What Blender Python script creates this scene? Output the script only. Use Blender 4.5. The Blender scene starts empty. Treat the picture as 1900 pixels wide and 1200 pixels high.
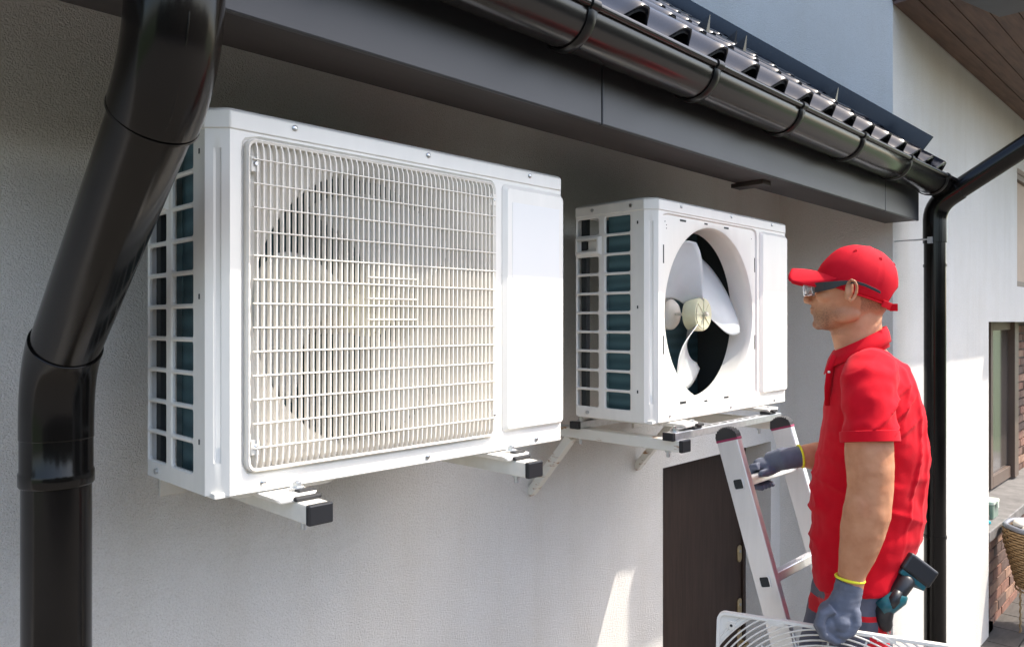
import bpy, bmesh, math, random
from mathutils import Vector, Matrix, noise
from math import sin, cos, pi, radians, sqrt, atan2

random.seed(7)
sc = bpy.context.scene
col = sc.collection
CZ = 2.07                      # eye height of the camera above the terrace

# ------------------------------------------------------------------ camera
cam_d = bpy.data.cameras.new('camera')
cam_d.lens = 26.53; cam_d.sensor_width = 36.0
cam_d.clip_start = 0.05; cam_d.clip_end = 2000
cam_d.shift_y = -0.0016
cam = bpy.data.objects.new('camera', cam_d); col.objects.link(cam)
cam.location = (0, 0, CZ); cam.rotation_euler = (pi/2, 0, -radians(45.64))
sc.camera = cam
# ------------------------------------------------------------------ sky, sun, exposure
SUN = Vector((.95, -1.0, 2.0)).normalized()      # towards the sun
w = bpy.data.worlds.new('World'); sc.world = w; w.use_nodes = True
nt = w.node_tree
bg = nt.nodes['Background']
sky = nt.nodes.new('ShaderNodeTexSky'); sky.sky_type = 'NISHITA'; sky.sun_disc = False
sky.sun_elevation = math.asin(SUN.z); sky.sun_rotation = atan2(SUN.x, SUN.y)
sky.air_density = 1.0; sky.dust_density = 3.0; sky.ozone_density = 0.15
nt.links.new(sky.outputs[0], bg.inputs[0]); bg.inputs[1].default_value = 0.15
sl = bpy.data.lights.new('sun', 'SUN'); sl.energy = 2.0; sl.angle = radians(0.53); sl.color = (1.0, 0.935, 0.84)
so = bpy.data.objects.new('sun', sl); col.objects.link(so)
so.location = (6, -5, 12); so.rotation_euler = (-SUN).to_track_quat('-Z', 'Y').to_euler()
sc.view_settings.view_transform = 'Standard'
sc.view_settings.look = 'None'
sc.view_settings.exposure = 1.64
sc.view_settings.gamma = 1.0
sc.view_settings.use_curve_mapping = False
sc.render.engine = 'CYCLES'
sc.cycles.max_bounces = 8; sc.cycles.diffuse_bounces = 5

# ------------------------------------------------------------------ materials
def mat(name, base, rough=0.5, metal=0.0, var=0.0, vscale=6.0, bump=0.0, bscale=200.0, bdist=0.002,
        coat=0.0, spec=0.5, var2=None, detail=4.0, stretch=None, trans=0.0, rvar=0.0, sss=0.0, sheen=0.0):
    m = bpy.data.materials.new(name); m.use_nodes = True
    t = m.node_tree; b = t.nodes['Principled BSDF']
    b.inputs['Base Color'].default_value = (*base, 1)
    b.inputs['Roughness'].default_value = rough
    b.inputs['Metallic'].default_value = metal
    b.inputs['Specular IOR Level'].default_value = spec
    b.inputs['Coat Weight'].default_value = coat
    b.inputs['Coat Roughness'].default_value = 0.08
    b.inputs['Transmission Weight'].default_value = trans
    if sss:
        b.inputs['Subsurface Weight'].default_value = sss
        b.inputs['Subsurface Radius'].default_value = (0.02, 0.008, 0.004)
        b.inputs['Subsurface Scale'].default_value = 0.4
    if sheen: b.inputs['Sheen Weight'].default_value = sheen
    tc = t.nodes.new('ShaderNodeTexCoord'); mp = t.nodes.new('ShaderNodeMapping')
    t.links.new(tc.outputs['Object'], mp.inputs[0])
    if stretch: mp.inputs['Scale'].default_value = stretch
    if var or rvar or var2:
        n = t.nodes.new('ShaderNodeTexNoise'); n.inputs['Scale'].default_value = vscale
        n.inputs['Detail'].default_value = detail; n.inputs['Roughness'].default_value = 0.6
        t.links.new(mp.outputs[0], n.inputs['Vector'])
        r = t.nodes.new('ShaderNodeValToRGB')
        r.color_ramp.elements[0].position = 0.3; r.color_ramp.elements[1].position = 0.7
        if var2: lo = var2
        else: lo = tuple(c*(1-var) for c in base)
        hi = tuple(min(1, c*(1+var*0.5)) for c in base)
        r.color_ramp.elements[0].color = (*lo, 1); r.color_ramp.elements[1].color = (*hi, 1)
        t.links.new(n.outputs[0], r.inputs[0])
        if var or var2: t.links.new(r.outputs[0], b.inputs['Base Color'])
        if rvar:
            mr = t.nodes.new('ShaderNodeMapRange')
            mr.inputs['To Min'].default_value = max(0, rough-rvar); mr.inputs['To Max'].default_value = rough+rvar
            t.links.new(n.outputs[0], mr.inputs[0]); t.links.new(mr.outputs[0], b.inputs['Roughness'])
    if bump:
        n2 = t.nodes.new('ShaderNodeTexNoise'); n2.inputs['Scale'].default_value = bscale
        n2.inputs['Detail'].default_value = 3.0
        t.links.new(mp.outputs[0], n2.inputs['Vector'])
        bp = t.nodes.new('ShaderNodeBump'); bp.inputs['Strength'].default_value = bump
        bp.inputs['Distance'].default_value = bdist
        t.links.new(n2.outputs[0], bp.inputs['Height']); t.links.new(bp.outputs[0], b.inputs['Normal'])
    return m

def stucco(name, base):
    m = bpy.data.materials.new(name); m.use_nodes = True
    t = m.node_tree; b = t.nodes['Principled BSDF']
    b.inputs['Roughness'].default_value = 0.9; b.inputs['Specular IOR Level'].default_value = 0.25
    tc0 = t.nodes.new('ShaderNodeTexCoord'); tc = t.nodes.new('ShaderNodeMapping')
    tc.inputs['Rotation'].default_value = (.6, .9, .4); t.links.new(tc0.outputs['Object'], tc.inputs[0])
    def ns(sc_, det, rg=0.6):
        n = t.nodes.new('ShaderNodeTexNoise'); n.inputs['Scale'].default_value = sc_
        n.inputs['Detail'].default_value = det; n.inputs['Roughness'].default_value = rg
        t.links.new(tc.outputs[0], n.inputs['Vector']); return n
    big = ns(1.6, 4); r = t.nodes.new('ShaderNodeValToRGB')
    r.color_ramp.elements[0].position = .3; r.color_ramp.elements[1].position = .7
    r.color_ramp.elements[0].color = (base[0]*.90, base[1]*.893, base[2]*.875, 1)
    r.color_ramp.elements[1].color = (*base, 1)
    t.links.new(big.outputs[0], r.inputs[0])
    fine = ns(260, 3); r2 = t.nodes.new('ShaderNodeValToRGB')
    r2.color_ramp.elements[0].position = .33; r2.color_ramp.elements[1].position = .55
    r2.color_ramp.elements[0].color = (.88, .875, .86, 1); r2.color_ramp.elements[1].color = (1, 1, 1, 1)
    t.links.new(fine.outputs[0], r2.inputs[0])
    mx = t.nodes.new('ShaderNodeMix'); mx.data_type = 'RGBA'; mx.blend_type = 'MULTIPLY'
    mx.inputs[0].default_value = 1.0
    t.links.new(r.outputs[0], mx.inputs[6]); t.links.new(r2.outputs[0], mx.inputs[7])
    t.links.new(mx.outputs[2], b.inputs['Base Color'])
    # faint vertical run-off streaks and handling marks
    mp2 = t.nodes.new('ShaderNodeMapping'); mp2.inputs['Scale'].default_value = (9, 9, .7)
    t.links.new(tc0.outputs['Object'], mp2.inputs[0])
    ns2 = t.nodes.new('ShaderNodeTexNoise'); ns2.inputs['Scale'].default_value = 1.0; ns2.inputs['Detail'].default_value = 5
    t.links.new(mp2.outputs[0], ns2.inputs['Vector'])
    r3 = t.nodes.new('ShaderNodeValToRGB'); r3.color_ramp.elements[0].position = .30; r3.color_ramp.elements[1].position = .52
    r3.color_ramp.elements[0].color = (.965, .957, .94, 1); r3.color_ramp.elements[1].color = (1, 1, 1, 1)
    t.links.new(ns2.outputs[0], r3.inputs[0])
    mx3 = t.nodes.new('ShaderNodeMix'); mx3.data_type = 'RGBA'; mx3.blend_type = 'MULTIPLY'; mx3.inputs[0].default_value = 1.0
    t.links.new(mx.outputs[2], mx3.inputs[6]); t.links.new(r3.outputs[0], mx3.inputs[7]); t.links.new(mx3.outputs[2], b.inputs['Base Color'])
    v = t.nodes.new('ShaderNodeTexVoronoi'); v.inputs['Scale'].default_value = 215
    v.inputs['Randomness'].default_value = 1.0
    dist = ns(60, 2); ad = t.nodes.new('ShaderNodeVectorMath'); ad.operation = 'MULTIPLY_ADD'
    t.links.new(dist.outputs[1], ad.inputs[0]); ad.inputs[1].default_value = (.02, .02, .02)
    t.links.new(tc.outputs[0], ad.inputs[2]); t.links.new(ad.outputs[0], v.inputs['Vector'])
    b1 = ns(280, 4, .7)
    sm = t.nodes.new('ShaderNodeMath'); sm.operation = 'ADD'
    t.links.new(v.outputs['Distance'], sm.inputs[0]); t.links.new(b1.outputs[0], sm.inputs[1])
    bp = t.nodes.new('ShaderNodeBump'); bp.inputs['Strength'].default_value = .9; bp.inputs['Distance'].default_value = .0024
    t.links.new(sm.outputs[0], bp.inputs['Height']); t.links.new(bp.outputs[0], b.inputs['Normal'])
    return m

M = {}
M['stucco'] = stucco('stucco', (.75, .733, .70))
M['white'] = mat('white_enamel', (.80, .78, .725), .34, var=.06, vscale=7, rvar=.06, stretch=(2.2, 2.2, .5), bump=.08, bscale=300, bdist=.0004, coat=.15)
M['cream'] = mat('cream_plastic', (.78, .742, .67), .42, var=.05, vscale=30)
M['bracket'] = mat('painted_bracket', (.74, .72, .66), .45, var=.1, vscale=20, bump=.15, bscale=120, bdist=.0006)
M['rust'] = mat('rusty_paint', (.72, .70, .64), .55, var2=(.33, .16, .05), var=.05, vscale=24, stretch=(.6, .6, 2.2))
for e, p in zip(M['rust'].node_tree.nodes['Color Ramp'].color_ramp.elements, (.335, .42)): e.position = p
M['galv'] = mat('galvanised', (.62, .64, .66), .38, metal=.8, var=.15, vscale=60)
M['alu'] = mat('aluminium', (.78, .78, .79), .33, metal=.75, var=.06, vscale=40, stretch=(1, 1, .1), rvar=.08)
M['steel'] = mat('steel', (.55, .56, .57), .3, metal=1.0)
M['blackplastic'] = mat('black_plastic', (.012, .013, .016), .38, bump=.1, bscale=150, bdist=.0005)
M['rubber'] = mat('black_rubber', (.02, .02, .021), .6, bump=.3, bscale=120, bdist=.001)
M['pipe'] = mat('pipe_pvc', (.007, .006, .0055), .17, coat=.0, spec=.3, var=.5, rvar=.07, vscale=5, bump=.02, bscale=12, bdist=.002)
M['gutter'] = mat('gutter_steel', (.012, .011, .011), .2, coat=.0, spec=.55, rvar=.06, vscale=8, bump=.03, bscale=14, bdist=.002)
M['hook'] = mat('gutter_hook', (.006, .006, .006), .3, spec=.35)
M['fascia'] = mat('fascia_metal', (.019, .020, .024), .4, var=.12, vscale=4, rvar=.06)
M['eave'] = mat('eave_board', (.032, .024, .021), .6, var=.3, vscale=9, stretch=(.3, 3, 3))
M['tile'] = mat('tile_metal', (.010, .012, .018), .2, coat=.0, spec=.6, rvar=.06, vscale=6, bump=.05, bscale=25, bdist=.002)
M['wood'] = mat('soffit_wood', (.125, .068, .046), .6, var2=(.06, .03, .021), var=.2, vscale=7, stretch=(.5, 6, 6), bump=.2, bscale=80)
M['door'] = mat('door_wood', (.042, .026, .019), .5, var2=(.024, .014, .010), var=.15, vscale=12, stretch=(7, 7, .45), bump=.1, bscale=60, spec=.35)
M['brass'] = mat('brass', (.62, .50, .30), .3, metal=.9)
M['brown'] = mat('brown_panel', (.13, .09, .068), .5, var=.15, vscale=5)
M['glassdark'] = mat('window_glass', (.10, .085, .075), .12, coat=.3)
M['tan'] = mat('tan_shutter', (.42, .31, .23), .6, var=.08, vscale=5)
M['slab'] = mat('stone_slab', (.20, .19, .18), .55, var=.35, vscale=9, bump=.2, bscale=60)
bricks = [mat('brick_%s' % n, c, .85, var=.35, vscale=14, bump=.6, bscale=70, bdist=.004) for n, c in
          (('red', (.24, .12, .085)), ('brown', (.17, .10, .075)), ('buff', (.32, .19, .13)), ('dark', (.12, .075, .06)))]
M['mortar'] = mat('mortar', (.24, .21, .18), .95, var=.2, vscale=30, bump=.5, bscale=90)
M['deck'] = mat('deck_tile', (.075, .068, .060), .6, var=.45, vscale=7, stretch=(1, 4, 1), bump=.3, bscale=40)
M['paving'] = mat('paving', (.13, .12, .105), .9, var=.12, vscale=2.0, bump=.4, bscale=60, bdist=.003)
M['grass'] = mat('grass', (.07, .11, .035), .9, var=.4, vscale=3)
M['wicker'] = mat('wicker', (.42, .27, .13), .55, var=.35, vscale=60)
M['rimgrey'] = mat('grey_rim', (.22, .23, .26), .35)
M['clothwhite'] = mat('white_cloth', (.72, .68, .60), .9, var=.1, vscale=20)
M['boxgreen'] = mat('green_box', (.16, .24, .18), .3, coat=.3)
M['boxlid'] = mat('pale_lid', (.55, .62, .52), .3)
M['teal'] = mat('teal_plastic', (.008, .09, .11), .35)
M['turq'] = mat('turquoise_plastic', (.05, .55, .62), .35)
M['blade'] = mat('blade_plastic', (.50, .53, .53), .36, var=.08, vscale=9, sss=.1)
M['hub'] = mat('hub_plastic', (.66, .64, .44), .4, var=.06, vscale=30, sss=.1)
M['dark'] = mat('dark_inside', (.014, .018, .020), .6)
M['shirt'] = mat('red_pique', (.56, .003, .014), .85, var=.08, vscale=25, bump=.35, bscale=600, bdist=.0007, sheen=.05, spec=.15)
M['capred'] = mat('red_twill', (.54, .003, .015), .8, var=.08, vscale=30, bump=.3, bscale=500, bdist=.0006, spec=.2)
M['pants'] = mat('grey_twill', (.095, .10, .135), .85, var=.12, vscale=30, bump=.3, bscale=400, bdist=.0006)
M['pred'] = mat('red_trouser', (.60, .006, .015), .85, var=.1, vscale=30, bump=.3, bscale=400, bdist=.0006)
M['glove'] = mat('grey_glove', (.115, .13, .175), .7, var=.15, vscale=40, bump=.35, bscale=350, bdist=.001)
M['yellow'] = mat('yellow_cuff', (.80, .75, .03), .7)
M['lens'] = mat('clear_lens', (.95, .96, .98), .03, trans=.92, spec=.6)
M['frame'] = mat('spectacle_arm', (.018, .018, .02), .4)
M['magenta'] = mat('magenta_strip', (.28, .02, .08), .4)
M['shoe'] = mat('shoe_leather', (.03, .028, .026), .5)

def fin_material():
    m = mat('coil_fins', (.03, .075, .09), .35, metal=.55)
    t = m.node_tree; b = t.nodes['Principled BSDF']
    tc = t.nodes.new('ShaderNodeTexCoord')
    wv = t.nodes.new('ShaderNodeTexWave'); wv.wave_type = 'BANDS'; wv.bands_direction = 'Z'
    wv.inputs['Scale'].default_value = 9; wv.inputs['Distortion'].default_value = 1.2; wv.inputs['Detail'].default_value = 3
    t.links.new(tc.outputs['Object'], wv.inputs['Vector'])
    r = t.nodes.new('ShaderNodeValToRGB')
    r.color_ramp.elements[0].color = (.05, .115, .14, 1); r.color_ramp.elements[1].color = (.08, .17, .20, 1)
    t.links.new(wv.outputs[0], r.inputs[0]); t.links.new(r.outputs[0], b.inputs['Base Color'])
    wv2 = t.nodes.new('ShaderNodeTexWave'); wv2.bands_direction = 'DIAGONAL'; wv2.inputs['Scale'].default_value = 180
    t.links.new(tc.outputs['Object'], wv2.inputs['Vector'])
    bp = t.nodes.new('ShaderNodeBump'); bp.inputs['Strength'].default_value = .5; bp.inputs['Distance'].default_value = .002
    t.links.new(wv2.outputs[0], bp.inputs['Height']); t.links.new(bp.outputs[0], b.inputs['Normal'])
    return m
M['fins'] = fin_material()

def skin_material():
    m = mat('skin', (.50, .265, .155), .5, sss=.12, bump=.3, bscale=160, bdist=.0012, spec=.35)
    t = m.node_tree; b = t.nodes['Principled BSDF']
    at = t.nodes.new('ShaderNodeAttribute'); at.attribute_name = 'hair'
    tc = t.nodes.new('ShaderNodeTexCoord')
    n = t.nodes.new('ShaderNodeTexNoise'); n.inputs['Scale'].default_value = 420; n.inputs['Detail'].default_value = 2
    t.links.new(tc.outputs['Object'], n.inputs['Vector'])
    mr = t.nodes.new('ShaderNodeMapRange'); mr.inputs['From Min'].default_value = .3; mr.inputs['From Max'].default_value = .6
    mr.inputs['To Min'].default_value = 1.0; mr.inputs['To Max'].default_value = .35
    t.links.new(n.outputs[0], mr.inputs[0])
    mu = t.nodes.new('ShaderNodeMath'); mu.operation = 'MULTIPLY'
    t.links.new(at.outputs['Fac'], mu.inputs[0]); t.links.new(mr.outputs[0], mu.inputs[1])
    n3 = t.nodes.new('ShaderNodeTexNoise'); n3.inputs['Scale'].default_value = 22; n3.inputs['Detail'].default_value = 4
    t.links.new(tc.outputs['Object'], n3.inputs['Vector'])
    r = t.nodes.new('ShaderNodeValToRGB'); r.color_ramp.elements[0].position = .3; r.color_ramp.elements[1].position = .7
    r.color_ramp.elements[0].color = (.46, .195, .098, 1); r.color_ramp.elements[1].color = (.60, .30, .165, 1)
    t.links.new(n3.outputs[0], r.inputs[0])
    mx = t.nodes.new('ShaderNodeMix'); mx.data_type = 'RGBA'
    t.links.new(mu.outputs[0], mx.inputs[0]); t.links.new(r.outputs[0], mx.inputs[6])
    mx.inputs[7].default_value = (.10, .058, .036, 1)
    t.links.new(mx.outputs[2], b.inputs['Base Color'])
    return m
M['skin'] = skin_material()

# ------------------------------------------------------------------ helpers
def prop(o, label=None, cat=None, group=None, kind=None):
    if label: o['label'] = label
    if cat: o['category'] = cat
    if group: o['group'] = group
    if kind: o['kind'] = kind
    return o
def thing(name, loc, label, cat, rz=0, group=None):
    o = bpy.data.objects.new(name, None); col.objects.link(o)
    o.location = loc; o.rotation_euler = (0, 0, rz); o.empty_display_size = .1
    return prop(o, label, cat, group)

class MB:
    def __init__(s): s.v = []; s.f = []; s.mi = []; s.m = 0
    def add(s, vs, fs):
        k = len(s.v); s.v += [tuple(v) for v in vs]
        for f in fs: s.f.append(tuple(i+k for i in f)); s.mi.append(s.m)
        return s
    def box(s, x0, x1, y0, y1, z0, z1):
        vs = [(x, y, z) for z in (z0, z1) for x, y in ((x0, y0), (x1, y0), (x1, y1), (x0, y1))]
        return s.add(vs, [(0, 3, 2, 1), (4, 5, 6, 7), (0, 1, 5, 4), (1, 2, 6, 5), (2, 3, 7, 6), (3, 0, 4, 7)])
    def obox(s, c, ax, ay, az, hx, hy, hz):
        c = Vector(c); ax = Vector(ax).normalized()*hx; ay = Vector(ay).normalized()*hy; az = Vector(az).normalized()*hz
        vs = [c+ax*i+ay*j+az*k for k in (-1, 1) for i, j in ((-1, -1), (1, -1), (1, 1), (-1, 1))]
        return s.add(vs, [(0, 3, 2, 1), (4, 5, 6, 7), (0, 1, 5, 4), (1, 2, 6, 5), (2, 3, 7, 6), (3, 0, 4, 7)])
    def loft(s, rings, closed=True, caps=True):
        n = len(rings[0]); vs = [p for r in rings for p in r]; fs = []
        for i in range(len(rings)-1):
            for j in range(n if closed else n-1):
                a = i*n+j; b = i*n+(j+1) % n
                fs.append((a, b, b+n, a+n))
        if caps and closed:
            fs.append(tuple(reversed(range(n)))); fs.append(tuple(range((len(rings)-1)*n, len(rings)*n)))
        return s.add(vs, fs)
    def tube(s, pts, r, n=12, caps=True, squash=1.0, up=(0, 0, 1)):
        pts = [Vector(p) for p in pts]
        rs = r if isinstance(r, (list, tuple)) else [r]*len(pts)
        rings = []; nrm = None
        for i, p in enumerate(pts):
            d = (pts[min(i+1, len(pts)-1)]-pts[max(i-1, 0)]).normalized()
            if nrm is None:
                a = Vector(up)
                if abs(d.dot(a)) > .95: a = Vector((1, 0, 0))
                nrm = (a-d*a.dot(d)).normalized()
            else: nrm = (nrm-d*nrm.dot(d)).normalized()
            b = d.cross(nrm)
            rings.append([p+(nrm*cos(2*pi*k/n)+b*sin(2*pi*k/n)*squash)*rs[i] for k in range(n)])
        return s.loft(rings, True, caps)
    def ell(s, c, r, n=20, m=12, axes=None):
        c = Vector(c); ax = axes or (Vector((1, 0, 0)), Vector((0, 1, 0)), Vector((0, 0, 1)))
        rings = []
        for i in range(1, m):
            th = pi*i/m
            rings.append([c+ax[0]*(r[0]*sin(th)*cos(2*pi*k/n))+ax[1]*(r[1]*sin(th)*sin(2*pi*k/n))-ax[2]*(r[2]*cos(th)) for k in range(n)])
        return s.loft(rings)
    def prism(s, pts, axis, a, b):
        """outline pts (2D) extruded along 'x','y' or 'z' from a to b"""
        def mk(p, h):
            return {'x': (h, p[0], p[1]), 'y': (p[0], h, p[1]), 'z': (p[0], p[1], h)}[axis]
        return s.loft([[mk(p, a) for p in pts], [mk(p, b) for p in pts]])
    def mesh(s, name, mats):
        me = bpy.data.meshes.new(name); me.from_pydata(s.v, [], s.f)
        for m_ in (mats if isinstance(mats, (list, tuple)) else [mats]): me.materials.append(m_)
        if any(s.mi):
            for p, i in zip(me.polygons, s.mi): p.material_index = i
        bm = bmesh.new(); bm.from_mesh(me)
        bmesh.ops.recalc_face_normals(bm, faces=bm.faces); bm.to_mesh(me); bm.free()
        return me
    def build(s, name, mats, parent=None, smooth=False, bevel=0, solid=0, seg=2, loc=None, flip=1):
        return link(name, s.mesh(name, mats), parent, smooth, bevel, solid, seg, loc, flip)

def link(name, me, parent=None, smooth=False, bevel=0, solid=0, seg=2, loc=None, flip=1):
    o = bpy.data.objects.new(name, me); col.objects.link(o)
    if parent: o.parent = parent
    if loc: o.location = loc
    if smooth:
        for p in me.polygons: p.use_smooth = True
        if smooth is not True: me.set_sharp_from_angle(angle=radians(smooth))
    if solid:
        md = o.modifiers.new('s', 'SOLIDIFY'); md.thickness = solid; md.offset = -1*flip
    if bevel:
        md = o.modifiers.new('b', 'BEVEL'); md.width = bevel; md.segments = seg; md.limit_method = 'ANGLE'; md.angle_limit = radians(35)
        if not smooth: md.harden_normals = False
    return o

def rrect(x0, x1, z0, z1, r, k=5):
    pts = []
    for cx, cz, a0 in ((x1-r, z1-r, 0), (x0+r, z1-r, 90), (x0+r, z0+r, 180), (x1-r, z0+r, 270)):
        for i in range(k+1):
            a = radians(a0+90*i/k); pts.append((cx+r*cos(a), cz+r*sin(a)))
    return pts
def ray_rrect(cx, cz, th, x0, x1, z0, z1, r):
    dx, dz = cos(th), sin(th); lo, hi = 0.0, 2.0
    def inside(t):
        x, z = cx+dx*t, cz+dz*t
        qx = max(x0+r-x, x-(x1-r), 0); qz = max(z0+r-z, z-(z1-r), 0)
        if x < x0 or x > x1 or z < z0 or z > z1: return False
        return qx*qx+qz*qz <= r*r+1e-12 if (qx > 0 and qz > 0) else True
    for _ in range(34):
        m_ = (lo+hi)/2
        if inside(m_): lo = m_
        else: hi = m_
    return (cx+dx*lo, cz+dz*lo)

# ------------------------------------------------------------------ ground
def W(s, d, z): return Vector((s, d, CZ+z))
DA, DC, SB = 1.78, 1.22, 3.85          # main wall, wing front wall, wing side wall
o = MB().add([(-300, -300, -.02), (300, -300, -.02), (300, 300, -.02), (-300, 300, -.02)], [(0, 1, 2, 3)]).build('ground', M['grass'])
prop(o, kind='structure')
o = MB().box(-9, 14, -12, DA+1, -.1, 0).build('paving', M['paving']); prop(o, kind='structure')
dk = MB().box(5.3, 11, -.5, 1.6, -.004, .006).build('deck', M['deck']); prop(dk, kind='structure')
tm = None
for i in range(12):
    for j in range(7):
        if tm is None: tm = MB().box(0, .292, 0, .292, 0, .012).mesh('deck_tile', M['deck'])
        t_ = link('deck_tile', tm, dk, loc=(5.32+.3*i, -.42+.3*j-.03, .006))

hv = MB()  # unseen greenery, added to block horizon light and darken the pipe reflections
for i in range(90):
    a = -12+i*.3; hv.ell((a, -7.2+random.uniform(-.25, .25), random.uniform(.4, 3.2)), (.7, .8, .7), 10, 7)
hv.box(-12.3, 15, -7.7, -6.8, 0, 3.1)
he = hv.build('light_blocking_hedge', mat('hedge_leaf', (.045, .07, .025), .7, var=.5, vscale=14, bump=1.0, bscale=25, bdist=.05), None, smooth=True)
prop(he, 'unseen evergreen row added opposite the house to cut low horizon light', 'light_blocking_hedge')
# ------------------------------------------------------------------ house
house = thing('house', (0, DA, 0), 'white rendered house with dark tiled roof, a projecting wing and a brown side door', 'house')
def hp(mb, name, m, parent=house, **k):
    off = Vector(parent_off(parent))
    mb.v = [tuple(Vector(v)-off) for v in mb.v]
    return mb.build(name, m, parent, **k)
def parent_off(p):
    v = Vector((0, 0, 0))
    while p is not None: v += p.location; p = p.parent
    return v
# main wall with the door opening
dx0, dx1, dzt, dpl = 2.735, 3.745, CZ-.62, 1.93
mb = MB(); T = .3; top = CZ+.75
mb.box(-6, dx0, DA, DA+T, 0, top); mb.box(dx0, dx1, DA, DA+T, dzt, top); mb.box(dx1, SB, DA, DA+T, 0, top)
bm = mb
hp(mb, 'wall', M['stucco'])
# wing walls
mb = MB(); zt = CZ+3.2
mb.box(SB, SB+.3, DC+.3, 6, 0, zt)
mb.box(SB, 5.70, DC, DC+.3, 0, zt)
mb.box(5.70, 6.54, DC, DC+.3, CZ, zt); mb.box(6.54, 7.8, DC, DC+.3, CZ, CZ+.26); mb.box(6.54, 7.8, DC, DC+.3, CZ+1.13, zt)
mb.box(7.8, 13, DC, DC+.3, CZ, zt)
hp(mb, 'wing_wall', M['stucco'])
# porch: back wall, ceiling
mb = MB(); mb.box(5.4, 7.08, 1.56, 1.7, 0, CZ); mb.box(5.4, 13, DC+.3, 1.56, CZ-.0, CZ+.1); mb.box(7.08, 13, 1.60, 1.75, 0, CZ)
hp(mb, 'porch_wall', M['mortar'])
br_me = [MB().box(0, .228, 0, .03, 0, .062).mesh('brick', m_) for m_ in bricks]
pw = [c for c in house.children if c.name.startswith('porch_wall')][0]
off = parent_off(pw)
for i in range(10):
    for j in range(26):
        x = 7.98+.24*i-(.12 if j % 2 else 0)
        if x < 7.96: x = 7.96
        o = link('brick', random.choice(br_me), pw, bevel=0)
        o.location = Vector((x, 1.572+random.uniform(-.004, .004), .02+.078*j))-off
# dark glazed panel in the porch
win = MB(); win.box(7.09, 7.16, 1.50, 1.56, CZ-1.36, CZ); win.box(7.80, 7.95, 1.47, 1.56, CZ-1.36, CZ)
win.box(7.16, 7.80, 1.50, 1.56, CZ-1.36, CZ-1.26); win.box(7.16, 7.8, 1.50, 1.56, CZ-.07, CZ)
pwin = hp(win, 'porch_window', M['brown'], bevel=.004)
g = MB().box(7.16, 7.80, 1.525, 1.535, CZ-1.26, CZ-.07); hp(g, 'pane', M['glassdark'], pwin)
# upper shuttered window of the wing
uw = MB(); uw.box(6.54, 6.60, DC+.04, DC+.12, CZ+.26, CZ+1.13); uw.box(7.74, 7.8, DC+.04, DC+.12, CZ+.26, CZ+1.13)
uw.box(6.60, 7.74, DC+.04, DC+.12, CZ+.26, CZ+.31); uw.box(6.60, 7.74, DC+.04, DC+.12, CZ+1.08, CZ+1.13)
uwo = hp(uw, 'window', M['brown'], bevel=.004)
hp(MB().box(6.60, 7.74, DC+.07, DC+.085, CZ+.31, CZ+1.08), 'blind', M['tan'], uwo)
# door
dr = hp(MB().box(dx0+.03, dx1-.03, dpl, dpl+.05, 0, dzt-.03), 'door', M['door'], bevel=.003)
hp(MB().box(dx0, dx0+.028, dpl-.01, dpl+.07, 0, dzt).box(dx1-.028, dx1, dpl-.01, dpl+.07, 0, dzt).box(dx0+.028, dx1-.028, dpl-.01, dpl+.07, dzt-.028, dzt), 'door_frame', M['door'], dr)
for z in (-1.22, -1.50):
    pts = rrect(3.665, 3.705, CZ+z-.045, CZ+z+.045, .0195, 6)
    lp = hp(MB().prism(pts, 'y', dpl-.008, dpl-.0003), 'lock_plate', M['brass'], dr, bevel=.002)
pts = rrect(3.663, 3.707, CZ-1.86, CZ-1.62, .02, 6)
hp(MB().prism(pts, 'y', dpl-.008, dpl-.0003), 'handle_plate', M['brass'], dr, bevel=.002)
hp(MB().tube([W(3.685, dpl-.008, -1.68), W(3.685, dpl-.05, -1.68), W(3.67, dpl-.06, -1.68), W(3.56, dpl-.06, -1.682)], .009, 10), 'door_handle', M['brass'], dr, smooth=True)
for z in (-1.22, -1.50):
    hp(MB().tube([W(3.685, dpl-.012, z+.012), W(3.685, dpl-.008, z+.012)], .008, 12), 'key_cylinder', M['steel'], dr)

# fascia boards (three lengths), eave underside
for a, b in ((-5, -.52), (-.518, 1.43), (1.433, 3.378), (3.381, 3.83)):
    mb = MB(); mb.box(a, b, 1.10, 1.112, CZ+.468, CZ+.70)
    f_ = hp(mb, 'fascia_board', M['fascia'], bevel=.003)
mb = MB(); mb.box(-5, 3.828, 1.113, 1.25, CZ+.470, CZ+.484); hp(mb, 'eave_board', M['eave'], bevel=.002)
mb = MB(); mb.box(-5, 3.828, 1.236, 1.248, CZ+.486, CZ+.72); hp(mb, 'eave_back_board', M['eave'])
mb = MB(); mb.box(3.80, 3.826, 1.1125, 1.235, CZ+.4845, CZ+.70); hp(mb, 'eave_end_board', M['fascia'])
mb = MB(); mb.box(2.36, 2.42, 1.15, 1.265, CZ+.455, CZ+.4695); hp(mb, 'eave_bracket', M['eave'], bevel=.002)
mb = MB(); mb.box(-5, SB-.003, 1.2485, DA, CZ+.72, CZ+.735); hp(mb, 'soffit', M['eave'])

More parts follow.
